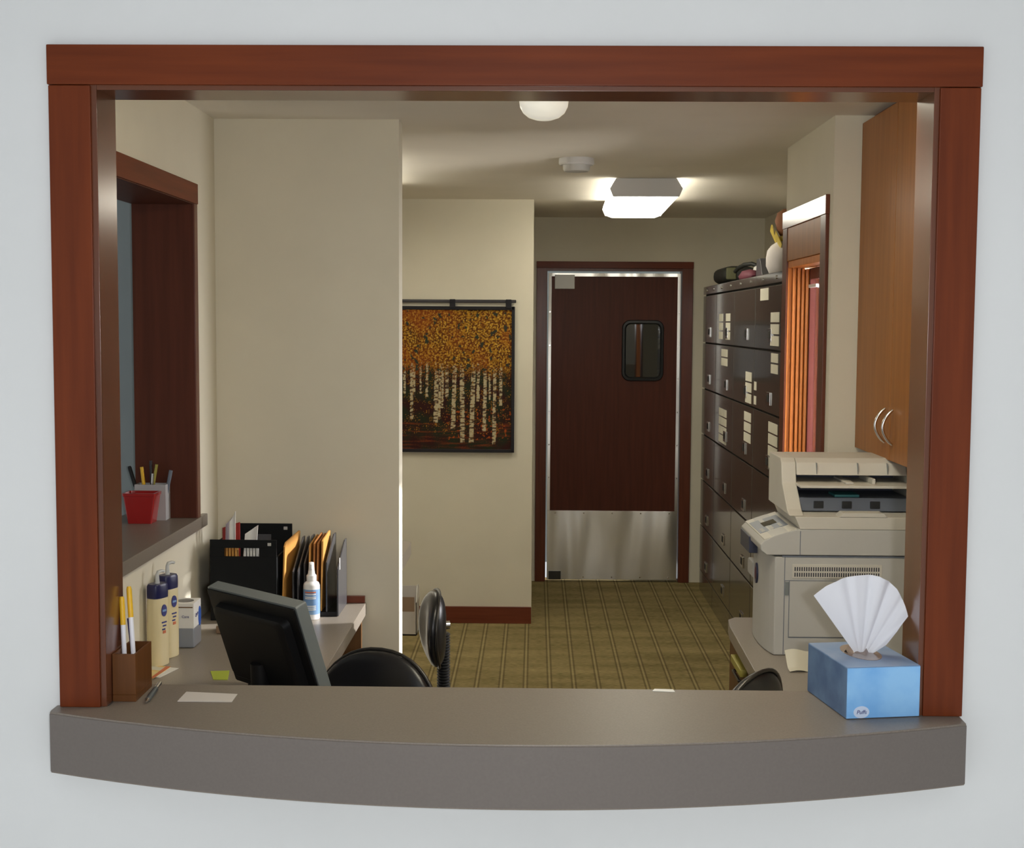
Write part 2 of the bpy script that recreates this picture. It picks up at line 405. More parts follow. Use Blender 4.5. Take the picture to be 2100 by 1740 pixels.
# side window to the neighbouring room
t2 = struct_root('window_1', (-1.2, 1.15, 1.045), 'dark wood framed pass-through in the cream side wall')
B(-1.11, -1.095, .41, 1.885, 2.103, 2.168, .002).build('head_casing', M['casing_y'], t2)
B(-1.11, -1.097, 1.842, 1.882, 1.085, 2.103, .002).build('side_casing', M['frame_wood'], t2)
B(-1.11, -1.097, .412, .452, 1.085, 2.103, .002).build('side_casing', M['frame_wood'], t2)
B(-1.30, -1.10, 1.840, 1.86, 1.085, 2.12, .002).build('jamb', M['door_wood'], t2)
B(-1.30, -1.10, .45, .47, 1.085, 2.12, .002).build('jamb', M['door_wood'], t2)
B(-1.30, -1.10, .47, 1.84, 2.10, 2.12, .002).build('head_jamb', M['door_wood'], t2)
sill = B(-1.36, -1.092, .38, 1.955, 1.045, 1.085, .003).build('window_sill', M['laminate'], t2)

# window in the right wall, with stepped orange-brown wood
t3 = struct_root('window_2', (1.03, 2.5, .9), 'narrow orange-brown wood window in the side wall beside the lockers')
B(.975, .99, 2.105, 2.905, 2.100, 2.166, .002).build('head_casing', M['gloss_y'], t3)
B(.977, .99, 2.108, 2.19, .82, 2.10, .002).build('side_casing', M['frame_wood'], t3)
B(.977, .99, 2.815, 2.902, .82, 2.10, .002).build('side_casing', M['frame_wood'], t3)
B(.98, 1.09, 2.19, 2.815, 1.972, 2.10, .002).build('head_panel', M['oak'], t3)
js = MB().box(.985, 1.0, 2.814, 2.825, .9, 1.972).box(1.001, 1.016, 2.802, 2.825, .9, 1.962, .004).box(1.018, 1.031, 2.792, 2.825, .9, 1.952, .004).box(1.033, 1.045, 2.784, 2.825, .9, 1.945, .004).box(1.047, 1.060, 2.772, 2.825, .9, 1.942, .004)
js.build('jamb', M['orange_wood'], t3)
jn = MB().box(.985, 1.06, 2.185, 2.20, .9, 1.972, .002)
jn.build('jamb', M['orange_wood'], t3)
B(.985, 1.060, 2.20, 2.812, 1.945, 1.972, .003).build('head_jamb', M['orange_wood'], t3)
B(.960, 1.09, 2.17, 2.83, .87, .9, .003).build('window_sill', M['orange_wood'], t3)
sw = MB().box(1.060, 1.088, 2.76, 2.79, .9, 1.945, .003).box(1.060, 1.088, 2.20, 2.24, .9, 1.945, .003).box(1.060, 1.088, 2.24, 2.76, 1.90, 1.945, .003).box(1.060, 1.088, 2.24, 2.76, .9, .96, .003)
sw.build('sash', M['red_wood'], t3)
B(1.072, 1.078, 2.24, 2.76, .96, 1.90).build('glass_pane', M['glass'], t3)
B(1.050, 1.060, 2.60, 2.74, 1.868, 1.880, .001).build('sash_pull', M['white_plastic'], t3)

# swing door at the end of the corridor
t4 = struct_root('door_1', (.52, 6.45, 0), 'dark brown swing door with steel kick plate and small window')
YF = 6.4655
B(.006, .072, YF-.018, YF, 0, 2.09, .002).build('side_casing', M['frame_wood'], t4)
B(.964, 1.034, YF-.018, YF, 0, 2.09, .002).build('side_casing', M['frame_wood'], t4)
B(.004, 1.036, YF-.020, YF, 2.088, 2.132, .002).build('head_casing', M['casing_x'], t4)
B(.05, .076, YF, YF+.13, 0, 2.09).build('jamb', M['frame_wood'], t4)
B(.962, .985, YF, YF+.13, 0, 2.09).build('jamb', M['frame_wood'], t4)
B(.076, .962, YF, YF+.13, 2.072, 2.10).build('head_jamb', M['frame_wood'], t4)
lf = B(.086, .953, YF+.004, YF+.044, .012, 2.055, .002).build('door_panel', M['door_wood'], t4)
B(.086, .953, YF-.001, YF+.003, .014, .478, .001).build('kick_plate', M['steel'], lf, label='polished steel kick plate across the door bottom')
ed = MB().box(.0845, .104, YF-.001, YF+.0035, .479, 2.056, .0008).box(.935, .9545, YF-.001, YF+.0035, .479, 2.056, .0008)
ed.build('edge_strip', M['steel'], lf); B(.104, .935, YF-.001, YF+.0035, 2.034, 2.056, .0008).build('edge_strip', M['steel'], lf)
B(.125, .256, YF-.006, YF+.001, 1.952, 2.045, .002).build('hinge_plate', M['plate'], lf)
B(.098, .18, YF-.008, YF-.001, .012, .07, .002).build('hinge_plate', M['dark_metal'], lf)
def screw(x, z): MB().cyl((x, YF-.0035, z), (x, YF-.001, z), .005, n=10).build('screw', M['chrome'], lf)
for k in range(5): screw(.14+k*.19, .462); screw(.14+k*.19, .03)
for k in range(6): screw(.945, .7+k*.22); screw(.0945, .7+k*.22)
wc = (.710, 1.548)
o_, i_ = rounded(.278, .404, .055, 8), rounded(.222, .346, .032, 8)
gk = MB().rings([[(wc[0]+x, YF+.003, wc[1]+z) for x, z in o_], [(wc[0]+x, YF-.012, wc[1]+z) for x, z in rounded(.268, .394, .052, 8)], [(wc[0]+x, YF-.014, wc[1]+z) for x, z in rounded(.242, .366, .040, 8)], [(wc[0]+x, YF-.004, wc[1]+z) for x, z in i_]], cap=False)
gk.build('window_gasket', M['rubber'], lf)
MB().prism([(wc[0]+x, wc[1]+z) for x, z in rounded(.232, .356, .036, 8)], 'Y', YF-.005, YF+.002).build('window_pane', M['dark_glass'], lf)

# ------------------------------------------------------------------ ceiling fixtures
def wrap_light(label, loc, rz=0):
    t = thing('ceiling_light', label, 'ceiling light', loc, rz)
    L = .60
    MB().box(-.13, .13, -L+.01, L-.01, -.035, 0, .004).build('pan', M['light_metal'], t, local=True)
    prof = [(-.168, -.034), (-.172, -.052), (-.155, -.085), (-.12, -.098), (.12, -.098), (.155, -.085), (.172, -.052), (.168, -.034)]
    MB().prism(prof, 'Y', -L+.012, L-.012).build('diffuser', M['lens'], t, local=True, smooth=30)
    for s in (-1, 1):
        y0, y1 = sorted((s*L, s*(L-.012)))
        MB().prism([(-.145, -.001), (-.174, -.05), (-.158, -.088), (.158, -.088), (.174, -.05), (.145, -.001)], 'Y', y0, y1, .002).build('end_cap', M['light_metal'], t, local=True)
    return t
wl1 = wrap_light('long glowing white fluorescent fixture with grey end caps on the corridor ceiling', (.535, 4.62, CE), -.018)
for n_, lb, loc, rz in (('nook', 'fluorescent fixture over the side nook, hidden by the middle wall', (-.93, 3.72, CE), 0),
                        ('front', 'fluorescent fixture above the front office just behind the opening', (.32, .62, CE), 0)):
    c = copy_tree(wl1); c.location = loc; c.rotation_euler = (0, 0, rz); c['label'] = lb
    if n_ == 'front':
        c.scale = (1, .8, 1)
        for k_ in kids(c):
            if k_.name.startswith('diffuser'):
                k_.material_slots[0].link = 'OBJECT'; k_.material_slots[0].material = M['lens_dim']

t = thing('dome_light', 'small frosted white dome light on the ceiling near the opening', 'ceiling light', (.02, 1.56, CE))
MB().lathe([(.001, 0), (.062, 0), (.064, -.012), (.06, -.016), (.001, -.016)], n=32).build('base', M['white_device'], t, local=True)
MB().lathe([(.0605, -.012), (.070, -.022), (.0735, -.036), (.071, -.054), (.062, -.071), (.046, -.084), (.025, -.091), (.001, -.093)], n=40).build('globe', M['dome'], t, local=True, smooth=80)
t = thing('smoke_detector', 'round off-white smoke detector on the corridor ceiling', 'smoke detector', (.168, 3.27, CE))
MB().lathe([(.001, 0), (.074, 0), (.075, -.022), (.070, -.028), (.001, -.028)], n=36).build('base', M['white_device'], t, local=True)
MB().lathe([(.058, -.028), (.056, -.048), (.050, -.054), (.001, -.055)], n=36).build('sensor_cap', M['grey_plastic'], t, local=True)

# ------------------------------------------------------------------ lockers
cols = [3.44, 4.171, 4.869, 5.605, 6.242]
lz = [.138, .434, .729, 1.022, 1.315, 1.607, 1.907]
lk_labels = ['dark taupe locker column nearest the orange window, the closest of the four',
             'dark taupe locker column with a tall label strip, second from the orange window',
             'dark taupe locker column with two side by side label grids on its top door',
             'paler locker column at the far end beside the swing door, without labels']
def sheet(y0, y1, z0, z1, ny, nz):
    s = MB(); dy = (y1-y0)/ny; dz = (z1-z0)/nz; g = .006
    for a in range(ny):
        for b in range(nz):
            s.box(1.0765, 1.0783, y0+a*dy+g, y0+(a+1)*dy-g, z0+b*dz+g*.7, z0+(b+1)*dz-g*.7)
    return s
# (row, y0, y1, z0, z1, cells across, cells down)
sheets = {0: [(5, 3.79, 4.03, 1.835, 1.90, 1, 1), (5, 3.50, 3.73, 1.625, 1.785, 1, 3), (4, 3.51, 3.70, 1.50, 1.60, 1, 2), (3, 3.49, 3.735, 1.065, 1.285, 1, 4), (4, 4.085, 4.165, 1.40, 1.45, 1, 1), (4, 4.085, 4.165, 1.33, 1.38, 1, 1)],
          1: [(4, 4.235, 4.44, 1.325, 1.49, 1, 3), (3, 4.235, 4.465, 1.125, 1.285, 1, 3)],
          2: [(5, 5.31, 5.48, 1.635, 1.79, 1, 3), (5, 5.02, 5.20, 1.635, 1.79, 1, 3), (4, 5.10, 5.36, 1.485, 1.588, 1, 2), (3, 5.10, 5.42, 1.04, 1.245, 3, 4)],
          3: []}
hy = [.40, .38, .38, .30]
for k in range(4):
    y0, y1 = cols[k], cols[k+1]
    t = thing('locker', lk_labels[k], 'locker', (1.28, (y0+y1)/2, 0), 0, 'taupe lockers along the right wall')
    MB().box(1.095, 1.495, y0+.001, y1-.001, .0, 1.912).build('body', M['locker_gap'], t)
    MB().box(1.078, 1.495, y0+.001, y1-.001, 1.912, 1.962, .003).build('top_trim', M['locker'], t)
    MB().box(1.080, 1.16, y0+.004, y1-.004, 0.001, .136, .002).build('plinth', M['locker'], t)
    for r in range(6):
        z0, z1 = lz[r]+.004, lz[r+1]-.004
        d = MB().box(1.078, 1.095, y0+.006, y1-.006, z0, z1, .003).build('door', M['locker'], t)
        yh = y0+hy[k]*(y1-y0)
        if k == 3: yh = y0+.46*(y1-y0)
        h = MB().box(1.072, 1.079, yh-.045, yh+.045, z0+.035, z0+.095, .002)
        h.build('handle', M['chrome'], d)
        MB().box(1.0705, 1.0725, yh-.03, yh+.02, z0+.05, z0+.085, .0005).build('latch_recess', M['locker_gap'], d)
        for (rr, a, b, c, e, ny, nz) in sheets[k]:
            if rr == r: sheet(a, b, c, e, ny, nz).build('name_label', M['cream_paper'], d, label='white name labels stuck on the locker door')
    for f in (.22, .72):
        yy = y0+f*(y1-y0); MB().cyl((1.0735, yy, 1.938), (1.079, yy, 1.938), .008, n=10).build('rivet', M['chrome'], t)

# things on the lockers
t = thing('shoulder_bag', 'black and olive bag lying on top of the far lockers', 'bag', (1.22, 5.75, 1.9625))
MB().rings([[(1.19+.105*math.copysign(abs(math.cos(a))**.7, math.cos(a))*k, 5.42+yy, 1.9635+.052+.052*math.copysign(abs(math.sin(a))**.7, math.sin(a))*k) for a in [2*PI*i/24 for i in range(24)]] for yy, k in ((0, .7), (.02, .92), (.08, 1.0), (.40, 1.0), (.48, .9), (.5, .6))]).build('body', M['bag'], t, smooth=70)
B(1.105, 1.165, 5.413, 5.425, 1.985, 2.055, .008).build('side_panel', M['bag_olive'], t)
MB().tube([(1.150, 5.36, 2.03), (1.148, 5.20, 2.045), (1.165, 5.12, 2.058), (1.20, 5.08, 2.062), (1.235, 5.06, 2.048), (1.265, 5.05, 2.012), (1.275, 5.05, 1.982)], .012, n=10).build('strap', M['bag'], t, smooth=70)
t = thing('folded_cloth', 'maroon and grey crumpled cloth under the bag strap on the lockers', 'cloth', (1.17, 5.02, 1.9625))
MB().lathe([(.001, 0), (.10, 0), (.115, .022), (.08, .05), (.001, .06)], (1.155, 4.86, 1.963), n=20, sx=.5, sy=1.3).build('fold', M['maroon'], t, smooth=80)
MB().lathe([(.001, 0), (.07, 0), (.08, .03), (.05, .075), (.001, .085)], (1.21, 4.90, 1.963), n=20, sx=.5, sy=.8).build('lining', M['grey_plastic'], t, smooth=80)
t = thing('book_stand', 'small dark grey upright wedge on the lockers beside the white bundle', 'stand', (1.195, 4.62, 1.9625))
MB().prism([(4.50, 1.963), (4.72, 1.963), (4.70, 2.07), (4.60, 2.07)], 'X', 1.165, 1.225, .003).build('wedge', M['smoke'], t)
t = thing('cloth_bundle', 'white cloth bundle tied with a gold ribbon on the nearest lockers', 'bundle', (1.24, 4.2, 1.9625))
c0 = (1.235, 4.22, 1.963)
pr = [(.001, 0), (.06, .0), (.088, .015), (.102, .05), (.103, .09), (.092, .125), (.070, .152), (.045, .17), (.034, .178), (.001, .179)]
bd = MB().lathe(pr, c0, n=36)
for v in bd.bm.verts:
    k = noise.noise(v.co*14)*.016; d = Vector((v.co.x-c0[0], v.co.y-c0[1], 0)); v.co += d.normalized()*k if d.length > .01 else Vector()
bd.build('sack', M['white_cloth'], t, smooth=80)
MB().lathe([(.034, .168), (.043, .175), (.044, .190), (.036, .198), (.001, .198)], c0, n=24).build('ribbon', M['gold'], t, smooth=60)
MB().grid(lambda u, v: (c0[0]-.04-.03*v, c0[1]+.07-.16*u, 2.125+.065*v+.03*math.sin(u*6)), 10, 4, .003).build('bow', M['gold'], t, smooth=80)
MB().lathe([(.034, .198), (.05, .225), (.062, .27), (.05, .31), (.02, .33), (.001, .331)], c0, n=24, p=1.5).build('tuft', M['brown_cloth'], t, smooth=80)

# ------------------------------------------------------------------ birch wall hanging
QX0, QX1, QZ0, QZ1, QY = -.822, -.121, .995, 1.812, 5.155
t = thing('wall_hanging', 'cloth hanging of yellow autumn birch trees with black binding on the corridor wall', 'wall hanging', (-.47, QY, 1.85))
trunks = [(-.80, .020, .33, .62), (-.70, .018, .22, .64), (-.742, .014, .40, .60), (-.688, .013, .38, .64), (-.65, .010, .40, .62), (-.615, .013, .38, .62),
          (-.565, .024, .20, .66), (-.545, .015, .22, .60), (-.527, .012, .30, .62), (-.50, .018, .38, .64), (-.466, .024, .15, .64), (-.412, .026, .06, .60), (-.362, .026, .06, .60),
          (-.325, .016, .35, .60), (-.288, .020, .14, .60), (-.258, .012, .36, .58), (-.232, .020, .05, .60), (-.195, .017, .32, .60)]
lean = [.02, -.01, 0, .01, 0, .015, .025, .03, .02, -.01, .035, -.01, .04, .02, .02, 0, .01, 0]
rq = random.Random(3)
def dye(x, z):
    u = (x-QX0)/(QX1-QX0); v = (z-QZ0)/(QZ1-QZ0)
    n1 = noise.noise(Vector((x*75, z*75, 1))); n2 = noise.noise(Vector((x*160, z*160, 5))); n3 = noise.noise(Vector((x*14, z*14, 9))); n4 = noise.noise(Vector((x*38, z*38, 2)))
    lo = .56+.05*n3+.05*n4-.07*max(0, u-.75)
    dark = Vector((.035, .012, .010)); gr = Vector((.022, .026, .014))
    c = dark.lerp(gr, min(1, max(0, .5+1.5*n3)))
    if v < .20:
        c = c.lerp(Vector((.22, .045, .012)), max(0, min(1, .9*noise.noise(Vector((x*9, z*90, 4)))+.35*n2)))
    if n2+n4*.6 > .45 and v > .12: c = c.lerp(Vector((.36, .16, .02)), .75)
    if n1 > .35 and .08 < v < .3 and u > .45: c = c.lerp(Vector((.42, .085, .015)), .8)
    for (tx, wd, b, tp), le in zip(trunks, lean):
        cx = tx+le*(v-b)*.6; hw = wd*.5*(1-.25*(v-b))
        if b < v < tp+.10 and abs(x-cx) < hw+.0025*n1:
            bark = noise.noise(Vector((x*35+tx*50, z*105, 7)))
            k = Vector((.46, .39, .24))
            if bark > .16: k = Vector((.07, .045, .03))
            elif bark > .06: k = Vector((.28, .20, .11))
            if n2 > .42: k = Vector((.40, .19, .03))
            c = k
    if v > lo+.13*n2+.05*n1:
        n5 = noise.noise(Vector((x*105, z*105, 13)))
        g = max(0, min(1, .42+1.3*n1+.5*n4)); y = Vector((.13, .040, .008)).lerp(Vector((.46, .23, .020)), g)
        if n2+n5 > .42: y = Vector((.60, .38, .06))
        if n5 < -.22: y = Vector((.085, .026, .010))
        if n2 < -.40: y = Vector((.04, .018, .012))
        warm = max(0, min(1, .35+1.3*noise.noise(Vector((x*7, z*7, 3)))-.6*(u-.4)))
        y = y.lerp(Vector((.30, .065, .012)), .5*warm)
        if n4+.5*n3 < -.42 and n1 < .25: y = Vector((.035, .040, .028))
        c = y
    return c
q = MB(); NU, NV = 230, 268
q.grid(lambda u, v: (QX0+(QX1-QX0)*u, QY+.0035-.003*math.sin(u*PI*2.2)*(.3+v), QZ0+(QZ1-QZ0)*v), NU, NV)
qo = q.build('printed_cloth', M['quilt'], t, smooth=0)
la = qo.data.color_attributes.new('dye', 'FLOAT_COLOR', 'POINT')
for i, vx in enumerate(qo.data.vertices):
    c = dye(vx.co.x-.47, vx.co.z+1.85); la.data[i].color = (c.x, c.y, c.z, 1)
bd = MB().box(QX0-.004, QX0+.014, QY-.006, QY+.012, QZ0-.006, QZ1+.006, .003).box(QX1-.014, QX1+.004, QY-.006, QY+.012, QZ0-.006, QZ1+.006, .003)
bd.box(QX0, QX1, QY-.006, QY+.012, QZ0-.006, QZ0+.012, .003).box(QX0, QX1, QY-.006, QY+.012, QZ1-.014, QZ1+.006, .003)
bd.build('binding', M['black_cloth'], t)
for x in (-.787, -.47, -.153): B(x-.016, x+.016, QY-.012, QY+.004, QZ1-.004, 1.858, .003).build('hanging_tab', M['black_cloth'], t)
B(-.835, -.110, QY-.005, QY+.012, 1.838, 1.856, .004).build('rod', M['rod'], t)

# ------------------------------------------------------------------ left desk and what stands on it
ZD = .743
t = thing('desk', 'long taupe laminate desk along the cream side wall under the pass-through', 'desk', (-.85, 1.2, 0))
B(-1.108, -.588, .18, 2.173, ZD-.044, ZD, .003).build('desktop', M['desk'], t)
B(-1.09, -.60, .20, .225, 0, ZD-.044).build('end_panel', M['ped_wood'], t)
B(-1.09, -.60, 2.12, 2.145, 0, ZD-.044).build('end_panel', M['ped_wood'], t)
struct('trim_2', B(-1.108, -.592, 2.155, 2.1748, ZD+.0002, ZD+.024, .002), M['base_wood'], 'dark wood backsplash strip behind the desk')

def monitor():
    # rear of a flat monitor: top edge from (-.864,1.0) to (-.585,.745), tilted back
    top = 1.027; L = Vector((-.864, 1.0, 0)); R = Vector((-.583, .742, 0)); Wd = (R-L).length
    xd = (R-L).normalized(); nrm = Vector((xd.y, -xd.x, 0))            # nrm points to the visitor's side (rear of the screen)
    if nrm.y > 0: nrm = -nrm
    c = (L+R)/2
    t = thing('monitor', 'black flat computer monitor seen from behind, tilted back on the taupe desk', 'monitor', (c.x-.0*nrm.x, c.y, ZD))
    tilt = math.radians(19)
    up = (Vector((0, 0, 1))*math.cos(tilt)+nrm*math.sin(tilt)).normalized(); zz = up
    out = xd.cross(up); out = out if out.dot(nrm) > 0 else -out
    o0 = Vector((c.x, c.y, top))
    m = Matrix.Identity(4)
    for i in range(3): m[i][0] = xd[i]; m[i][1] = out[i]; m[i][2] = up[i]; m[i][3] = o0[i]
    H = .285
    # local: x along width, y out of the rear, z up (0 at top)
    mb = MB().prism(rounded(Wd, H, .006, 4), 'Y', -.034, 0, .0015); mb.move(m @ Matrix.Translation((0, 0, -H/2)))
    mb.build('bezel', M['silver_plastic'], t, label='grey-green rim of the monitor')
    k = MB().prism(rounded(Wd-.008, H-.008, .006, 4), 'Y', 0.0005, .006, .002); k.move(m @ Matrix.Translation((0, 0, -H/2))); k.build('rear_cover', M['black_plastic'], t)
    k = MB().rings([[(x*s_, y_, z*s_-H/2) for x, z in rounded(Wd-.07, H-.07, .02, 4)] for y_, s_ in ((.006, 1), (.026, .97), (.036, .86))]); k.move(m); k.build('rear_bulge', M['black_plastic'], t)
    k = MB().box(-Wd/2+.016, Wd/2-.016, -.0355, -.034, -H+.02, -.016); k.move(m); k.build('screen', M['dark_glass'], t)
    p = m @ Vector((0, .03, -H*.62)); base = Vector((c.x, c.y, 0))-nrm*.02
    MB().tube([p, p-up*.06+nrm*.015, Vector((p.x, p.y, ZD+.05)), Vector((p.x, p.y, ZD+.008))], [.024, .026, .03, .034], n=14).build('stand_neck', M['black_plastic'], t, smooth=60)
    MB().lathe([(.001, 0), (.105, 0), (.108, .006), (.10, .012), (.04, .016), (.001, .016)], (p.x, p.y, ZD+.0005), n=36).build('stand_base', M['black_plastic'], t)
monitor()

t = thing('file_box', 'black open-top file box with hand cutout, against the grey partition wall', 'file box', (-.955, 2.0, ZD))
fz = 1.012
fb = MB().box(-1.06, -1.054, 1.86, 2.14, ZD+.001, fz-.02).box(-.851, -.845, 1.86, 2.14, ZD+.001, fz-.06).box(-1.06, -.845, 1.86, 2.14, ZD+.001, ZD+.008)
fb.build('sides', M['black_soft'], t)
fp = MB().box(-1.062, -.843, 1.854, 1.861, ZD+.001, .957, .001).box(-1.062, -1.015, 1.854, 1.861, .957, .985).box(-.900, -.843, 1.854, 1.861, .957, .985).box(-1.062, -.843, 1.854, 1.861, .985, fz, .001)
fp.build('front_panel', M['black_soft'], t)
B(-1.062, -.843, 2.14, 2.147, ZD+.001, fz+.012, .001).build('back_panel', M['black_soft'], t)
B(-.872, -.860, 1.852, 1.8545, .993, 1.003, .001).build('corner_stud', M['grey_plastic'], t); B(-.872, -.859, 2.1375, 2.1405, 1.003, 1.014, .001).build('corner_stud', M['grey_plastic'], t)
def sheetlike(name, label, cat, mtl, x0, x1, y, z0, z1, curve=0, lean=0, thick=.002, group=None, slope=0):
    mb = MB().grid(lambda u, v: (x0+(x1-x0)*u+lean*v, y+curve*math.sin(u*PI)*v+.002*v, z0+(z1-z0)*v+slope*u*v), 8, 6, thick)
    return tag(mb.build(name, mtl, smooth=60), label, cat, group)
sheetlike('folder', 'red folder at the left end of the black file box', 'folder', M['red_card'], -1.045, -.985, 1.96, .76, 1.035, .01, .0, slope=.02)
sheetlike('paper_sheet', 'lilac curled paper standing in the black file box', 'paper', M['lilac'], -1.033, -1.008, 1.93, .76, 1.052, .012, .006, slope=.025)
sheetlike('paper_sheet', 'tall curled white paper standing in the black file box', 'paper', M['paper'], -1.012, -.99, 1.90, .80, 1.065, .014, .004, slope=.035)
sheetlike('paper_sheet', 'white fanned paper at the middle of the black file box', 'paper', M['paper'], -.985, -.94, 1.94, .78, 1.018, .012, .02, slope=.03)
sheetlike('file_tab', 'grey file tab along the back of the black file box', 'folder', M['smoke'], -.945, -.893, 2.02, .77, 1.005, 0)
for i, (xx, col_, lb) in enumerate(((-.998, 'manila', 'orange papers seen through the left of the file box cutout'), (-.928, 'paper', 'white papers seen through the right of the file box cutout'))):
    mb = MB()
    for j in range(5): mb.box(xx-.024+.010*j, xx-.018+.010*j, 1.866, 1.895, .80, .987)
    tag(mb.build('paper_bundle', M[col_]), lb, 'papers')
# leaning folders in racks
t = thing('folder_rack', 'dark upright rack holding the wide orange folder beside the file box', 'rack', (-.80, 2.02, ZD))
MB().prism([(1.90, ZD+.001), (2.13, ZD+.001), (2.13, .985), (2.10, .985), (1.90, .90)], 'X', -.800, -.795, .001).build('divider', M['smoke'], t)
MB().prism([(1.90, ZD+.001), (2.13, ZD+.001), (2.13, .985), (2.10, .985), (1.90, .90)], 'X', -.784, -.779, .001).build('divider', M['smoke'], t)
B(-.84, -.776, 1.90, 2.14, ZD, ZD+.012, .002).build('base', M['black_plastic'], t)
mb = MB().rings([[(-.834, 1.89, ZD+.014), (-.829, 1.89, ZD+.014), (-.829, 2.13, ZD+.014), (-.834, 2.13, ZD+.014)], [(-.826, 1.89, .985), (-.821, 1.89, .985), (-.812, 2.13, .998), (-.817, 2.13, .998)], [(-.8255, 1.91, .996), (-.8205, 1.91, .996), (-.812, 2.12, 1.004), (-.817, 2.12, 1.004)]])
tag(mb.build('folder', M['manila']), 'wide orange manila folder leaning beside the black file box', 'folder')
t = thing('folder_sorter', 'smoke-grey plastic desk sorter behind the spray bottle', 'sorter', (-.71, 2.04, ZD))
B(-.765, -.655, 1.93, 2.145, ZD, ZD+.016, .002).build('base', M['black_plastic'], t)
for x, zt in ((-.768, .97), (-.694, .975), (-.657, .955)):
    MB().prism([(1.935, ZD+.001), (2.14, ZD+.001), (2.14, zt+.02), (2.10, zt+.02), (1.935, zt-.05)], 'X', x, x+.005, .001).build('divider', M['smoke'], t)
B(-.6535, -.6515, 1.965, 1.975, .895, .935, .0005).build('clip', M['white_plastic'], t)
fl = ['leftmost of the orange folders in the desk sorter', 'second orange folder in the desk sorter', 'third orange folder in the desk sorter', 'right-hand pale orange folder in the desk sorter']
for i, x in enumerate((-.755, -.740, -.728, -.713)):
    zt = (.985, .992, .99, 1.0)[i]; s_ = -.018
    mb = MB().rings([[(x, 1.94, ZD+.017), (x+.004, 1.94, ZD+.017), (x+.004, 2.135, ZD+.017), (x, 2.135, ZD+.017)],
                     [(x+.004, 1.945, zt-.005), (x+.010, 1.945, zt-.005), (x+.010+s_*.2, 2.13, zt+.003), (x+.004+s_*.2, 2.13, zt+.003)],
                     [(x+.005, 1.96, zt), (x+.009, 1.96, zt), (x+.009+s_*.2, 2.12, zt+.006), (x+.005+s_*.2, 2.12, zt+.006)]])
    tag(mb.build('folder', M['manila' if i in (0, 3) else 'manila_dark']), fl[i], 'folder', 'orange folders in the desk sorter')

# spray bottle
t = thing('spray_bottle', 'white pump spray bottle with a blue label on the taupe desk', 'bottle', (-.736, 1.90, ZD))
c = (-.736, 1.90, ZD+.0005)
MB().lathe([(.001, 0), (.0255, 0), (.0272, .003), (.0272, .112), (.024, .121), (.015, .127), (.013, .131), (.001, .131)], c, n=36).build('bottle_body', M['white_plastic'], t)
MB().lathe([(.0274, .018), (.0277, .019), (.0277, .100), (.0274, .101)], c, n=36).build('label', M['blue_label'], t, label='blue paper label')
MB().lathe([(.001, .128), (.0165, .128), (.0165, .145), (.012, .150), (.0095, .165), (.0085, .188), (.001, .190)], c, n=28).build('spray_head', M['white_plastic'], t)
MB().box(c[0]-.0045, c[0]+.0045, 1.884, 1.893, ZD+.168, ZD+.186, .002).build('nozzle', M['white_plastic'], t)
lp = MB().lathe([(.0279, .090), (.0281, .0905), (.0281, .094), (.0279, .0945)], c, n=36)
for v in [v for v in lp.bm.verts if not (v.co.y < 1.887 and abs(v.co.x-c[0]) < .02)]: lp.bm.verts.remove(v)
lp.build('orange_line', M['red_ink'], t)
lp = MB()
for z in (.084, .075, .070, .045, .039, .033): lp.lathe([(.0279, z), (.0281, z+.0003), (.0281, z+.0025), (.0279, z+.003)], c, n=36)
for v in [v for v in lp.bm.verts if not (v.co.y < 1.884 and abs(v.co.x-c[0]) < .0215)]: lp.bm.verts.remove(v)
lp.build('print_lines', M['paper'], t)

# lotion bottles
def lotion(label, x, y, h, rz):
    t = thing('lotion_bottle', label, 'bottle', (x, y, ZD+.0005), rz, 'lotion bottles by the side wall')
    MB().lathe([(.001, 0), (.0285, 0), (.031, .003), (.0315, .10), (.0305, h-.012), (.027, h), (.001, h)], n=44, sx=1, sy=.72, p=3.4).build('bottle_body', M['bottle'], t, local=True, smooth=50)
    cap = MB().lathe([(.001, h-.004), (.0305, h-.004), (.0310, h+.010), (.0305, h+.030), (.027, h+.036), (.001, h+.036)], n=40, sx=1, sy=.74, p=3.0)
    cap.build('cap', M['navy_cap'], t, local=True)
    MB().tube([(0, 0, h+.034), (0, 0, h+.062), (.004, 0, h+.068), (.020, 0, h+.069), (.030, 0, h+.066)], [.007, .005, .005, .0045, .004], n=12).build('pump', M['clear_pump'], t, local=True, smooth=60)
    e = MB().prism([(.011*math.cos(2*PI*i/28), h*.80+.017*math.sin(2*PI*i/28)) for i in range(28)], 'Y', -.0245, -.0222); e.build('oval_badge', M['navy_ink'], t, local=True)
    MB().box(-.008, .008, -.0248, -.0235, h*.80-.003, h*.80+.003).build('badge_line', M['blue_label'], t, local=True)
    lm = MB()
    for k, (a, b) in enumerate(((-.010, .010), (-.006, .008), (-.009, .004))): lm.box(a, b, -.0238, -.022, h*.62-k*.010, h*.62-k*.010+.004)
    lm.build('dark_print', M['navy_ink'], t, local=True)
    MB().box(-.006, .006, -.0238, -.022, h*.47, h*.47+.008).build('red_print', M['red_ink'], t, local=True)
    return t
lotion('cream lotion bottle with navy pump cap, nearer of the two by the side wall', -1.073, 1.275, .200, 1.15)
lotion('cream lotion bottle with navy pump cap, farther one beside the white carton', -1.071, 1.375, .207, 1.15)

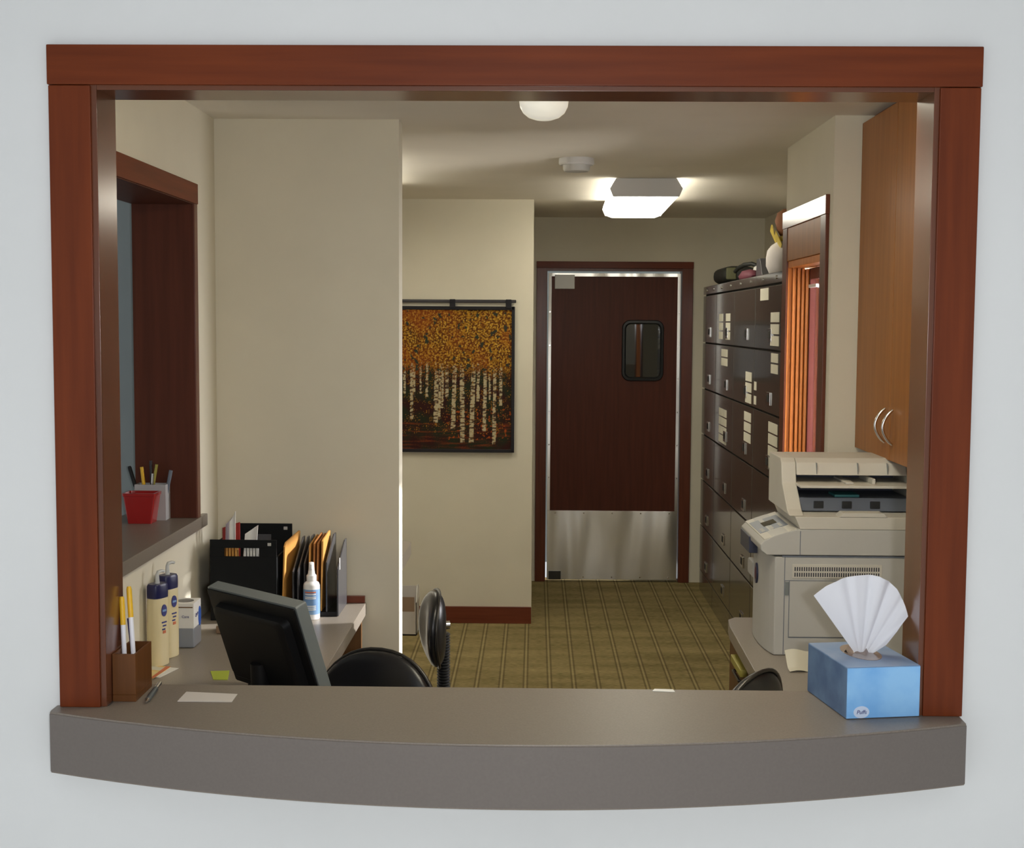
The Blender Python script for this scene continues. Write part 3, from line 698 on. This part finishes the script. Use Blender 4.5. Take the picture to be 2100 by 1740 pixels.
t = thing('glove_box', 'white carton with oval opening in a grey clear holder behind the lotion bottles', 'box', (-1.052, 1.52, ZD), 0)
x0, x1, y0, y1 = -1.095, -1.020, 1.475, 1.565
MB().box(x0, x1, y0, y1, ZD+.0005, ZD+.062, .006).build('holder', mat('frosted_grey_holder', (.26, .28, .32), .3, coat=.3), t)
cb = MB().box(x0+.001, x1-.001, y0+.001, y1-.001, ZD+.060, ZD+.136, .0015); cb.build('carton', M['paper'], t)
ov = [((x0+x1)/2+.026*math.cos(2*PI*i/28), (y0+y1)/2+.024*math.sin(2*PI*i/28)) for i in range(28)]
MB().prism(ov, 'Z', ZD+.1355, ZD+.1366).build('opening', M['smoke'], t)
MB().box(x0+.004, x1-.004, y0-.0002, y0+.001, ZD+.123, ZD+.126).build('flap_line', M['ped_wood'], t)
text('lettering', 'Care', .011, frame_m((-1.046, y0-.0004, ZD+.096), (1, 0, 0), (0, 0, 1)), M['navy_ink'], t, .0004)
text('lettering', 'Care', .016, frame_m((x1+.0004, 1.508, ZD+.098), (0, 1, .25), (0, -.25, 1)), M['navy_ink'], t, .0004)
MB().prism([(1.545+.014*math.cos(2*PI*i/24), ZD+.085+.030*math.sin(2*PI*i/24)) for i in range(24)], 'X', x1-.001, x1+.0006).build('blue_mark', M['blue_ink'], t)
t = thing('note_pad', 'small cream note pad lying between the carton and the monitor', 'pad', (-.972, 1.70, ZD))
B(-1.0, -.945, 1.665, 1.735, ZD+.0005, ZD+.025, .003).build('base', M['carton_brown'], t); B(-.998, -.947, 1.667, 1.733, ZD+.025, ZD+.031, .001).build('note_stack', M['cream_paper'], t)

t = tag(MB().prism([(-1.095, 1.15), (-1.03, 1.135), (-1.004, 1.235), (-1.068, 1.255)], 'Z', ZD+.0004, ZD+.0016).build('leaflet', M['paper']), 'white card lying under the orange leaflet by the wooden pen cup', 'card')
t = thing('leaflet', 'yellow and orange printed leaflet lying on the desk near the wooden pen cup', 'leaflet', (-1.06, 1.2, ZD+.002))
MB().prism([(-1.100, 1.14), (-1.043, 1.118), (-1.030, 1.245), (-1.098, 1.262)], 'Z', ZD+.0018, ZD+.003).build('sheet', M['orange_print'], t)
MB().prism([(-1.052, 1.122), (-1.043, 1.118), (-1.030, 1.245), (-1.044, 1.249)], 'Z', ZD+.0028, ZD+.0034).build('orange_band', M['red_ink'], t)
MB().prism([(-1.099, 1.215), (-1.044, 1.20), (-1.041, 1.235), (-1.0985, 1.25)], 'Z', ZD+.0029, ZD+.0033).build('pale_band', M['cream_paper'], t)
tag(MB().prism([(-.907, 1.207), (-.855, 1.215), (-.838, 1.118), (-.878, 1.118)], 'Z', ZD+.0004, ZD+.0016).build('sticky_note', M['sticky']), 'lime green sticky note on the desk beside the monitor', 'note')

# ------------------------------------------------------------------ on the side pass-through sill
ZS = 1.0855
def square_cup(t, c, sb, st_, h, m, th=.003):
    def ring(a, dy, z): return [Vector((c[0]+x, c[1]+dy+y, c[2]+z)) for x, y in rounded(a[0], a[1], .005, 3)]
    MB().rings([ring(sb, 0, 0), ring(st_, 0, h-.010), ring((st_[0]+.004, st_[1]+.004), 0, h-.009), ring((st_[0]+.005, st_[1]+.005), 0, h), ring((st_[0]-2*th, st_[1]-2*th), 0, h), ring((sb[0]-2*th, sb[1]-2*th), 0, th)]).build('cup_body', m, t)
t = thing('square_cup', 'glossy red square tapered cup on the sill of the side pass-through', 'cup', (-1.245, 1.735, ZS))
square_cup(t, (-1.248, 1.735, ZS), (.076, .062), (.100, .076), .097, M['red_gloss'])
t = thing('pencil_holder', 'grey square pencil holder behind the red cup on the sill', 'pencil holder', (-1.235, 1.808, ZS))
def ring_(a, b, z): return [Vector((-1.235+x*a, 1.808+y*b, ZS+z)) for x, y in ((-.5, -.5), (.5, -.5), (.5, .5), (-.5, .5))]
MB().rings([ring_(.100, .056, 0), ring_(.100, .056, .115), ring_(.094, .050, .115), ring_(.094, .050, .003)]).build('cup_body', M['grey_cup'], t, smooth=0)
def stick(name, label, cat, p0, p1, r, m1, tip=None, group=None, cap=None, capf=.4):
    p0, p1 = Vector(p0), Vector(p1); t = thing(name, label, cat, p0, 0, group)
    q_ = p0.lerp(p1, 1-capf) if cap else p1
    MB().cyl(p0, q_, r, n=16).build('barrel', m1, t)
    if cap: MB().tube([q_, p0.lerp(p1, .97), p1], [r*1.12, r*1.12, r*.8], n=16).build('cap', cap, t)
    return t
PG = 'pens in the grey pencil holder'
stick('pen', 'black pen with silver clip, leaning left in the grey pencil holder', 'pen', (-1.262, 1.806, ZS+.01), (-1.307, 1.80, 1.258), .0055, M['dark_metal'], cap=M['black_plastic'], group=PG)
stick('pencil', 'upright yellow pencil in the grey pencil holder', 'pencil', (-1.250, 1.80, ZS+.01), (-1.266, 1.798, 1.256), .0055, M['yellow'], group=PG)
stick('pencil', 'olive-yellow pencil leaning right in the grey pencil holder', 'pencil', (-1.252, 1.815, ZS+.01), (-1.222, 1.815, 1.263), .005, M['olive'], group=PG)
stick('pen', 'tallest pen, dark brown, between the pencils in the grey pencil holder', 'pen', (-1.236, 1.808, ZS+.01), (-1.240, 1.812, 1.275), .005, M['rod'], group=PG)
stick('pen', 'short steel pen in the middle of the grey pencil holder', 'pen', (-1.24, 1.80, ZS+.01), (-1.230, 1.798, 1.235), .004, M['chrome'], group=PG)
stick('pen', 'slate pen leaning at the right corner of the grey pencil holder', 'pen', (-1.205, 1.81, ZS+.01), (-1.176, 1.815, 1.244), .006, M['slate_plastic'], group=PG)

# ------------------------------------------------------------------ on the serving counter
t = thing('pen_cup', 'square walnut wood pen cup at the left end of the serving counter', 'pen cup', (-.790, .098, ZC))
k = Matrix.Translation((-.792, .096, ZC+.0005))
def rr(sx, sy, z): return [k @ Vector((x*sx, y*sy, z)) for x, y in ((.5, .5), (-.5, .5), (-.5, -.5), (.5, -.5))]
MB().rings([rr(.0445, .11, 0), rr(.0445, .11, .012), rr(.0437, .108, .013), rr(.0445, .11, .014), rr(.0445, .11, .093), rr(.0365, .10, .093), rr(.0365, .10, .01)]).build('cup_body', M['pencup_wood'], t, smooth=0)
for lb, p0, p1 in (('white marker with yellow cap, left one in the wooden pen cup', (-.800, .078, ZC+.012), (-.8125, .100, 1.183)), ('white marker with yellow cap, taller right one in the wooden pen cup', (-.783, .085, ZC+.012), (-.8035, .118, 1.200))):
    stick('marker', lb, 'marker', p0, p1, .0047, M['white_pen'], group='markers in the wooden pen cup', cap=M['yellow'], capf=.30)
t = thing('marker', 'thin navy pen standing between the two white markers', 'pen', (-.796, .11, ZC+.012))
MB().cyl((-.790, .112, ZC+.012), (-.806, .122, 1.135), .0035, n=12).build('barrel', M['navy_pen'], t)
t = thing('ballpoint_pen', 'slate ballpoint pen with metal tip lying on the serving counter', 'pen', (-.75, .10, ZC))
pa, pb = Vector((-.7445, .022, ZC+.0055)), Vector((-.7555, .165, ZC+.0062)); P = lambda f: pa.lerp(pb, f)
MB().tube([P(0), P(.04), P(.13)], [.001, .002, .0042], n=14).build('tip', M['chrome'], t, smooth=60)
MB().tube([P(.13), P(.3), P(.62), P(.66)], [.0048, .0054, .0054, .0048], n=16).build('barrel', M['pen_grey'], t, smooth=60)
MB().tube([P(.66), P(.9), P(.95)], [.0044, .0044, .0036], n=14).build('upper_barrel', M['chrome'], t, smooth=60)
MB().tube([P(.95), P(1)], .0022, n=10).build('button', M['chrome'], t)
tag(MB().prism([(-.690, .045), (-.584, .045), (-.585, .100), (-.690, .113)], 'Z', ZC+.0003, ZC+.0013).build('card', M['carton']), 'greyish white card lying flat on the serving counter', 'card')
tag(MB().prism([(.240, .155), (.285, .150), (.283, .168), (.246, .171)], 'Z', ZC+.0003, ZC+.0013).build('paper_slip', M['paper']), 'small white slip at the back edge of the serving counter', 'paper')

t = thing('tissue_box', 'sky blue cardboard tissue box at the right end of the serving counter', 'tissue box', (.642, .085, ZC+.0005), math.radians(9.5))
bw, bl, bh = .146, .200, .0975
# local frame: x along the front, y to the back, origin at the box centre
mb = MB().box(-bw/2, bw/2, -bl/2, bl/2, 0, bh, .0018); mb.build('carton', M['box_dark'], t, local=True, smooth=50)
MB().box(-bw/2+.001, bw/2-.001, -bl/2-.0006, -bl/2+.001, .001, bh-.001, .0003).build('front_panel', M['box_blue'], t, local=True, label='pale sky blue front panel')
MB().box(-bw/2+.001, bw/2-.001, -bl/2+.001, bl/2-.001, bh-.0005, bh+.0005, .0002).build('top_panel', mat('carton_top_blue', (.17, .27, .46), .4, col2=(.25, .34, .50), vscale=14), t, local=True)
MB().prism([(.034*math.cos(2*PI*i/36), .064*math.sin(2*PI*i/36)+.01) for i in range(36)], 'Z', bh+.0003, bh+.0012).build('opening_film', M['film'], t, local=True)
fm = MB().grid(lambda u, v: (-.030+.060*u, .0+.02*v+.012*math.sin(u*9), bh+.001+.010*(1-abs(2*v-1))*(.6+.4*math.sin(u*11))), 14, 6); fm.build('crumpled_film', M['film'], t, local=True, smooth=70)
ts = MB().rings([[(-.043+.0155*math.cos(2*PI*i/32)*k_, -bl/2-y_, .0125+.0115*math.sin(2*PI*i/32)*k_) for i in range(32)] for y_, k_ in ((0, 1), (.0012, 1))])
ts.build('badge', M['badge'], t, local=True)
text('lettering', 'Puffs', .0105, world_of(t) @ frame_m((-.043, -bl/2-.0014, .0125), (1, 0, 0), (0, 0, 1)), M['navy_ink'], t, .0003, shear=.25)

t = thing('tissue', 'white pleated tissue fanning up out of the sky blue box', 'tissue', (.645, .10, ZC+bh+.001), 0)
edge = [(-.101, .116), (-.076, .134), (-.048, .148), (-.020, .154), (.004, .155), (.026, .153), (.046, .143), (.062, .128), (.074, .106), (.083, .076), (.062, .046), (.040, .022)]
def tis(u, v):
    a = u*(len(edge)-1); i = min(int(a), len(edge)-2); f_ = a-i
    ex = edge[i][0]*(1-f_)+edge[i+1][0]*f_; ez = edge[i][1]*(1-f_)+edge[i+1][1]*f_
    bx = -.012+.030*u; bz = -.004+.004*math.sin(u*PI)
    x = bx+(ex-bx)*v; z = bz+(ez-bz)*v
    pl = 1-max(math.exp(-((u-q_)/.035)**2) for q_ in (.22, .40, .565, .72))
    y = -.0075*v**.7*(pl-.5)+.003*math.sin(u*23)*v+.010*math.sin(u*PI)*v-.02*v
    return (.642+x, .092+y, ZC+bh+.002+z)
MB().grid(tis, 110, 24, .0006).build('sheet', M['tissue'], t, smooth=50)

# ------------------------------------------------------------------ right desk, printer, cabinet
t = thing('desk', 'taupe laminate desk carrying the grey printer on the right', 'desk', (1.0, 1.1, 0))
MB().prism([(1.395, .20), (.625, .20), (.630, 1.3), (.640, 1.85), (.650, 1.95), (.675, 1.985), (1.395, 1.985)], 'Z', ZD-.044, ZD, .003).build('desktop', M['desk'], t)
B(.665, 1.38, .24, .262, 0, ZD-.044).build('end_panel', M['ped_wood'], t)
pd = B(.668, 1.38, 1.44, 1.94, .0, ZD-.045).build('pedestal', M['ped_wood'], t)
for z0, z1 in ((.05, .26), (.265, .47), (.475, .68)):
    d = B(.655, .669, 1.445, 1.935, z0, z1, .002).build('drawer', M['ped_wood'], pd if False else t)
    MB().tube([(.656, 1.62, z1-.06), (.640, 1.625, z1-.06), (.640, 1.755, z1-.06), (.656, 1.76, z1-.06)], .005, n=8).build('handle', M['dark_metal'], d)
B(.632, .655, 1.56, 1.76, .648, .672, .003).build('lit_drawer_edge', M['olive'], t, label='drawer edge with its light painted as olive-yellow')  # lit edge of the pedestal drawer, its brightness put into the colour
B(.628, .668, 1.415, 1.437, 0, .655, .002).build('end_panel', M['ped_wood'], t)

PX0, PX1, PY0, PY1 = .715, 1.22, 1.46, 1.83
t = thing('printer', 'light grey multifunction laser printer with document feeder on the right desk', 'printer', (.97, 1.645, ZD))
fr = [(PX1, PY0), (PX1, PY1), (PX0-.002, PY1)]
fr += [(PX0-.022+.022*abs(2*i/10-1)**2.5, PY1-(PY1-PY0)*i/10) for i in range(1, 10)]+[(PX0, PY0)]
MB().prism(fr, 'Z', ZD+.001, 1.04, .004).build('body', M['grey_plastic'], t)
MB().prism([(.690, 1.045), (.672, 1.058), (.670, 1.076), (.682, 1.088), (.712, 1.103), (.745, 1.114), (.786, 1.1225), (PX1, 1.1225), (PX1, 1.045)], 'Y', PY0-.001, PY1+.002, .003).build('upper_body', M['grey_plastic'], t)
sm = MB().box(PX0+.02, PX1, PY0-.0012, PY0+.001, 1.0395, 1.0435).box(.7865, .7885, PY0-.0018, PY0+.001, 1.044, 1.117).box(.7425, .7445, PY0-.0008, PY0+.001, ZD+.004, 1.04).box(.757, 1.03, PY0-.0008, PY0+.001, .797, .7995).box(.757, .7585, PY0-.0008, PY0+.001, .80, .968).box(.745, 1.03, PY0-.0008, PY0+.001, .968, .9695)
sm.build('seams', M['slate_plastic'], t)
B(.759, 1.03, PY0-.0022, PY0+.001, .80, .967, .001).build('side_hatch', M['grey_plastic'], t)
B(.7455, .7565, PY0-.0026, PY0+.001, .925, .965, .001).build('latch', M['silver_plastic'], t)
B(.765, 1.030, PY0-.0018, PY0+.001, .976, 1.018, .001).build('vent_frame', M['beige_plastic'], t)
vg = MB()
for i in range(37):
    x = .772+i*.00685
    vg.box(x, x+.0034, PY0-.0024, PY0, .998, 1.010); vg.box(x, x+.0034, PY0-.0024, PY0, .981, .993)
vg.build('vent_slots', M['grille'], t)
# control panel on the slope at the front
sp = (Vector((.775, 0, 1.1205))-Vector((.682, 0, 1.089))).normalized(); sn = Vector((-sp.z, 0, sp.x))
def pslab(u0, u1, y0, y1, h0, h1): return MB().rings([[Vector((.682, 0, 1.0915))+sp*a+sn*h+Vector((0, b, 0)) for a, b in ((u0, y0), (u1, y0), (u1, y1), (u0, y1))] for h in (h0, h1)])
pslab(.0, .100, PY0+.003, PY1, -.006, .0002).build('control_panel', M['beige_plastic'], t)
pslab(.004, .092, PY0+.10, PY1-.06, 0, .0012).build('key_plate', M['slate_plastic'], t)
pslab(.030, .072, PY0+.18, PY1-.12, .001, .0022).build('display', M['dark_glass'], t)
kb = MB()
for i in range(6):
    for j in range(3):
        bmk = pslab(.012+.028*j, .022+.028*j, PY0+.108+.010*i, PY0+.114+.010*i, .001, .0025); me_ = bpy.data.meshes.new('k'); bmk.bm.to_mesh(me_); bmk.bm.free(); kb.bm.from_mesh(me_); bpy.data.meshes.remove(me_)
kb.build('keys', M['grey_plastic'], t)
B(.6665, .70, PY0+.19, PY1-.005, 1.018, 1.070, .003).build('output_slot', M['dark_blue'], t)
B(.692, .712, PY1-.10, PY1+.002, .925, .975, .006).build('front_tray', M['grey_plastic'], t)
MB().rings([[(x_, 1.645+.020*math.cos(2*PI*i/24)*k_, .957+.032*math.sin(2*PI*i/24)*k_) for i in range(24)] for x_, k_ in ((.6925, 1), (.688, 1), (.6875, .7))]).build('badge_ring', M['navy_vinyl'], t)
MB().rings([[(x_, 1.645+.011*math.cos(2*PI*i/24), .957+.019*math.sin(2*PI*i/24)) for i in range(24)] for x_ in (.6878, .6868)]).build('badge_centre', M['maroon'], t)
# scanner bed and document feeder
MB().prism([(.786, 1.122), (.770, 1.160), (PX1+.01, 1.160), (PX1+.01, 1.122)], 'Y', PY0-.002, PY1+.004, .003).build('scanner_bed', M['beige_plastic'], t)
B(.79, PX1, PY0+.002, PY1, 1.116, 1.1235).build('lid_gap', M['dark_blue'], t)
cheek = [(PY0+.01, 1.1605), (PY0+.05, 1.175), (PY0+.14, 1.245), (PY0+.16, 1.305), (PY0+.18, 1.318), (PY1, 1.318), (PY1, 1.1605)]
MB().prism(cheek, 'X', .755, .800, .004).build('feeder_cheek', M['beige_plastic'], t)
MB().prism([(PY0+.14, 1.268), (PY0+.155, 1.305), (PY0+.18, 1.318), (PY1, 1.318), (PY1, 1.1605), (PY1-.06, 1.1605), (PY1-.06, 1.268)], 'X', .800, 1.135, .003).build('feeder_cover', M['beige_plastic'], t)
MB().prism(cheek, 'X', 1.135, 1.165, .004).build('feeder_cheek', M['beige_plastic'], t)
for x in (.86, .985, 1.075): B(x, x+.0012, PY0+.1385, PY0+.16, 1.272, 1.3055).build('cover_seam', M['silver_plastic'], t)
B(.802, 1.133, PY1-.075, PY1-.058, 1.163, 1.272).build('feeder_recess', M['dark_blue'], t)
for x in (.85, .96, 1.06): MB().cyl((x-.03, PY1-.085, 1.258), (x+.03, PY1-.085, 1.258), .010, n=16).build('roller', M['slate_plastic'], t)
B(.796, 1.17, PY0+.06, PY1-.075, 1.2375, 1.2455, .002).build('input_tray', M['beige_plastic'], t)
B(.94, .965, PY0+.10, PY1-.10, 1.2455, 1.252, .002).build('paper_guide', M['beige_plastic'], t)
B(1.02, 1.03, PY0+.10, PY1-.10, 1.2455, 1.262, .002).build('paper_guide', M['beige_plastic'], t)
B(.801, 1.134, PY0+.10, PY1-.075, 1.163, 1.205, .004).build('output_shelf', M['slate_plastic'], t)
B(.91, .985, PY0+.11, PY0+.20, 1.205, 1.213, .002).build('label', mat('teal_sticker', (.03, .17, .18), .5), t)
for x in (.845, .930, 1.015): B(x, x+.030, PY0+.097, PY0+.104, 1.172, 1.194, .002).build('grip_pad', M['rubber'], t)
MB().prism([(.90, 1.160), (.912, 1.172), (1.03, 1.172), (1.042, 1.160)], 'Y', PY0-.003, PY0+.05, .001).build('front_lip', M['beige_plastic'], t)
B(1.165, 1.20, PY0+.07, PY0+.075, 1.19, 1.245, .001).build('wire_stop', M['dark_metal'], t)

pc = MB().grid(lambda u, v: (.728+.075*u, 1.262+.09*v+.006*u, ZD+.002+.058*max(0, v-.35)**1.3*1.2+.004*math.sin(u*5)), 8, 12, .0006)
tag(pc.build('paper_slip', M['cream_paper'], smooth=70), 'small cream paper curling up beneath the printer on the right desk', 'paper')

t = thing('wall_cabinet', 'honey brown wall cabinet with two tall doors and curved handles', 'cabinet', (1.24, 1.55, 1.315))
XC = 1.08
B(XC+.02, 1.398, .80, 2.05, 1.315, 2.395, .001).build('body', M['oak'], t)
B(XC+.04, 1.398, .80, 2.05, 2.395, 2.4195).build('top_gap_shade', M['frame_wood'], t)  # dark strip standing in for the shaded gap below the ceiling
for i, (a, b) in enumerate(((1.607, 2.05), (1.160, 1.603))):
    d = B(XC, XC+.019, a, b, 1.315, 2.393, .001).build('door', M['oak'], t)
    yh = 1.652 if i == 0 else 1.562
    hp = []
    for j in range(13):
        f_ = j/12; z = 1.366+.105*f_; hp.append((XC-.003-.030*math.sin(PI*f_)**.8, yh, z))
    MB().tube(hp, [.0035]+[.005]*11+[.0035], n=10).build('handle', M['chrome'], d, smooth=60, label='curved satin metal handle')
d = B(XC, XC+.019, .805, 1.156, 1.315, 2.393, .001).build('door', M['oak'], t)

# ------------------------------------------------------------------ chairs
def task_chair(name, label, loc, rz, m, back='oval', bz=.71, bh=.29, bw=.34, bt=.075, seat_z=.47, rim=None):
    """local: sitter faces +y, backrest on -y"""
    t = thing(name, label, 'chair', loc, rz)
    MB().lathe([(.001, seat_z-.07), (.18, seat_z-.07), (.222, seat_z-.045), (.225, seat_z-.02), (.20, seat_z), (.10, seat_z+.005), (.001, seat_z)], n=40, p=2.6, sy=.98).build('seat', m, t, local=True, smooth=60)
    bc = (0, -.245, bz)
    rings = []
    for k in range(-6, 7):
        a = k/6*PI/2; c_ = max(.02, math.cos(a)**.55); yy = bt/2*math.sin(a)
        rings.append([(bc[0]+bw/2*c_*math.copysign(abs(math.cos(q_))**.93, math.cos(q_)), bc[1]-yy-.045*((bw/2*c_*math.cos(q_))/(bw/2))**2*-1*.6, bc[2]+bh/2*c_*math.copysign(abs(math.sin(q_))**.93, math.sin(q_))) for q_ in [2*PI*i/40 for i in range(40)]])
    MB().rings(rings).build('backrest', m, t, local=True, smooth=70)
    rp = [(bc[0]+(bw/2+.002)*math.copysign(abs(math.cos(q_))**.93, math.cos(q_)), bc[1]-.010+.045*math.cos(q_)**2*.6, bc[2]+(bh/2+.002)*math.copysign(abs(math.sin(q_))**.93, math.sin(q_))) for q_ in [2*PI*i/40 for i in range(41)]]
    MB().tube(rp, .005, n=8).build('piping', rim or M['dark_metal'], t, local=True, smooth=70)
    n_ = 30
    zb, zt = seat_z-.05, bz-.015
    pr_ = []
    for i in range(n_*2+1):
        f_ = i/(n_*2); pr_.append((.0225 if i % 2 else .0175, zb+(zt-zb)*f_))
    MB().lathe([(.001, zb-.001)]+pr_+[(.001, zt+.001)], (0, -.245-bt/2+.006, 0), n=20, sx=1.3).build('back_support', M['rubber'], t, local=True, smooth=30)
    MB().cyl((0, -.245-bt/2-.014, bz+.01), (0, -.245-bt/2+.004, bz+.01), .014, n=16).build('knob', M['chrome'], t, local=True)
    MB().box(-.03, .03, -.31, -.05, seat_z-.10, seat_z-.072, .006).build('seat_bracket', M['dark_metal'], t, local=True)
    MB().cyl((0, 0, .09), (0, 0, seat_z-.07), .026, n=20).build('column', M['dark_metal'], t, local=True)
    for k in range(5):
        a = 2*PI*k/5+.3; d_ = Vector((math.cos(a), math.sin(a), 0))
        l = MB().tube([d_*.02+Vector((0, 0, .115)), d_*.16+Vector((0, 0, .10)), d_*.29+Vector((0, 0, .075))], [.024, .02, .015], n=10).build('leg', M['black_plastic'], t, local=True, smooth=60)
        sd = Vector((-d_.y, d_.x, 0))
        MB().cyl(d_*.285-sd*.022+Vector((0, 0, .03)), d_*.285+sd*.022+Vector((0, 0, .03)), .029, n=18).build('caster', M['black_plastic'], l, local=True)
    return t
task_chair('task_chair', 'black vinyl chair with an oval edge-on backrest and ribbed support, on the carpet', (-.560, 1.80, 0), math.radians(103), M['vinyl'], bz=.724, bh=.25, bw=.25, bt=.066)
task_chair('task_chair', 'black vinyl chair with a broad domed backrest behind the monitor', (-.5035, .728, 0), math.radians(155), M['vinyl'], bz=.690, bh=.36, bw=.37, bt=.08)
task_chair('task_chair', 'black chair peeking above the counter in front of the right desk', (.356, .85, 0), math.radians(50), M['vinyl'], bz=.748, bh=.29, bw=.28, bt=.07)
task_chair('task_chair', 'navy chair mostly hidden behind the partition edge in the nook', (-1.03, 3.9, 0), math.radians(78), M['navy_vinyl'], bz=.60, bh=.30, bw=.34, bt=.08, seat_z=.42)

# ------------------------------------------------------------------ nook behind the partition
t = thing('desk', 'grey laminate desk end peeking out beyond the partition edge', 'desk', (-1.4, 3.0, 0))
MB().prism([(-2.55, 2.60), (-.60, 2.60), (-.548, 2.66), (-.548, 3.46), (-.60, 3.52), (-2.55, 3.52)], 'Z', .690, .748, .003).build('desktop', M['desk'], t)
for x in (-2.5, -1.05): B(x, x+.03, 2.63, 3.45, 0, .690).build('end_panel', M['ped_wood'], t)
t = thing('carton', 'small grey-white carton with a raised white flap on the floor by the hall baseboard', 'box', (-.70, 4.92, 0))
x0, x1, y0, y1, h = -.80, -.645, 4.84, 5.02, .185
MB().box(x0, x1, y0, y1, .001, .008).box(x0, x0+.004, y0, y1, .001, h).box(x1-.004, x1, y0, y1, .001, h).box(x0, x1, y0, y0+.004, .001, h).box(x0, x1, y1-.004, y1, .001, h+.06).build('body', M['carton'], t)
MB().prism([(4.84, h), (5.02, h), (4.98, h+.075), (4.92, h+.085)], 'X', x1-.004, x1-.001).build('flap', M['paper'], t)
B(x0+.01, x1-.012, y0-.001, y0+.004, h-.05, h+.03).build('front_flap', M['carton_brown'], t)
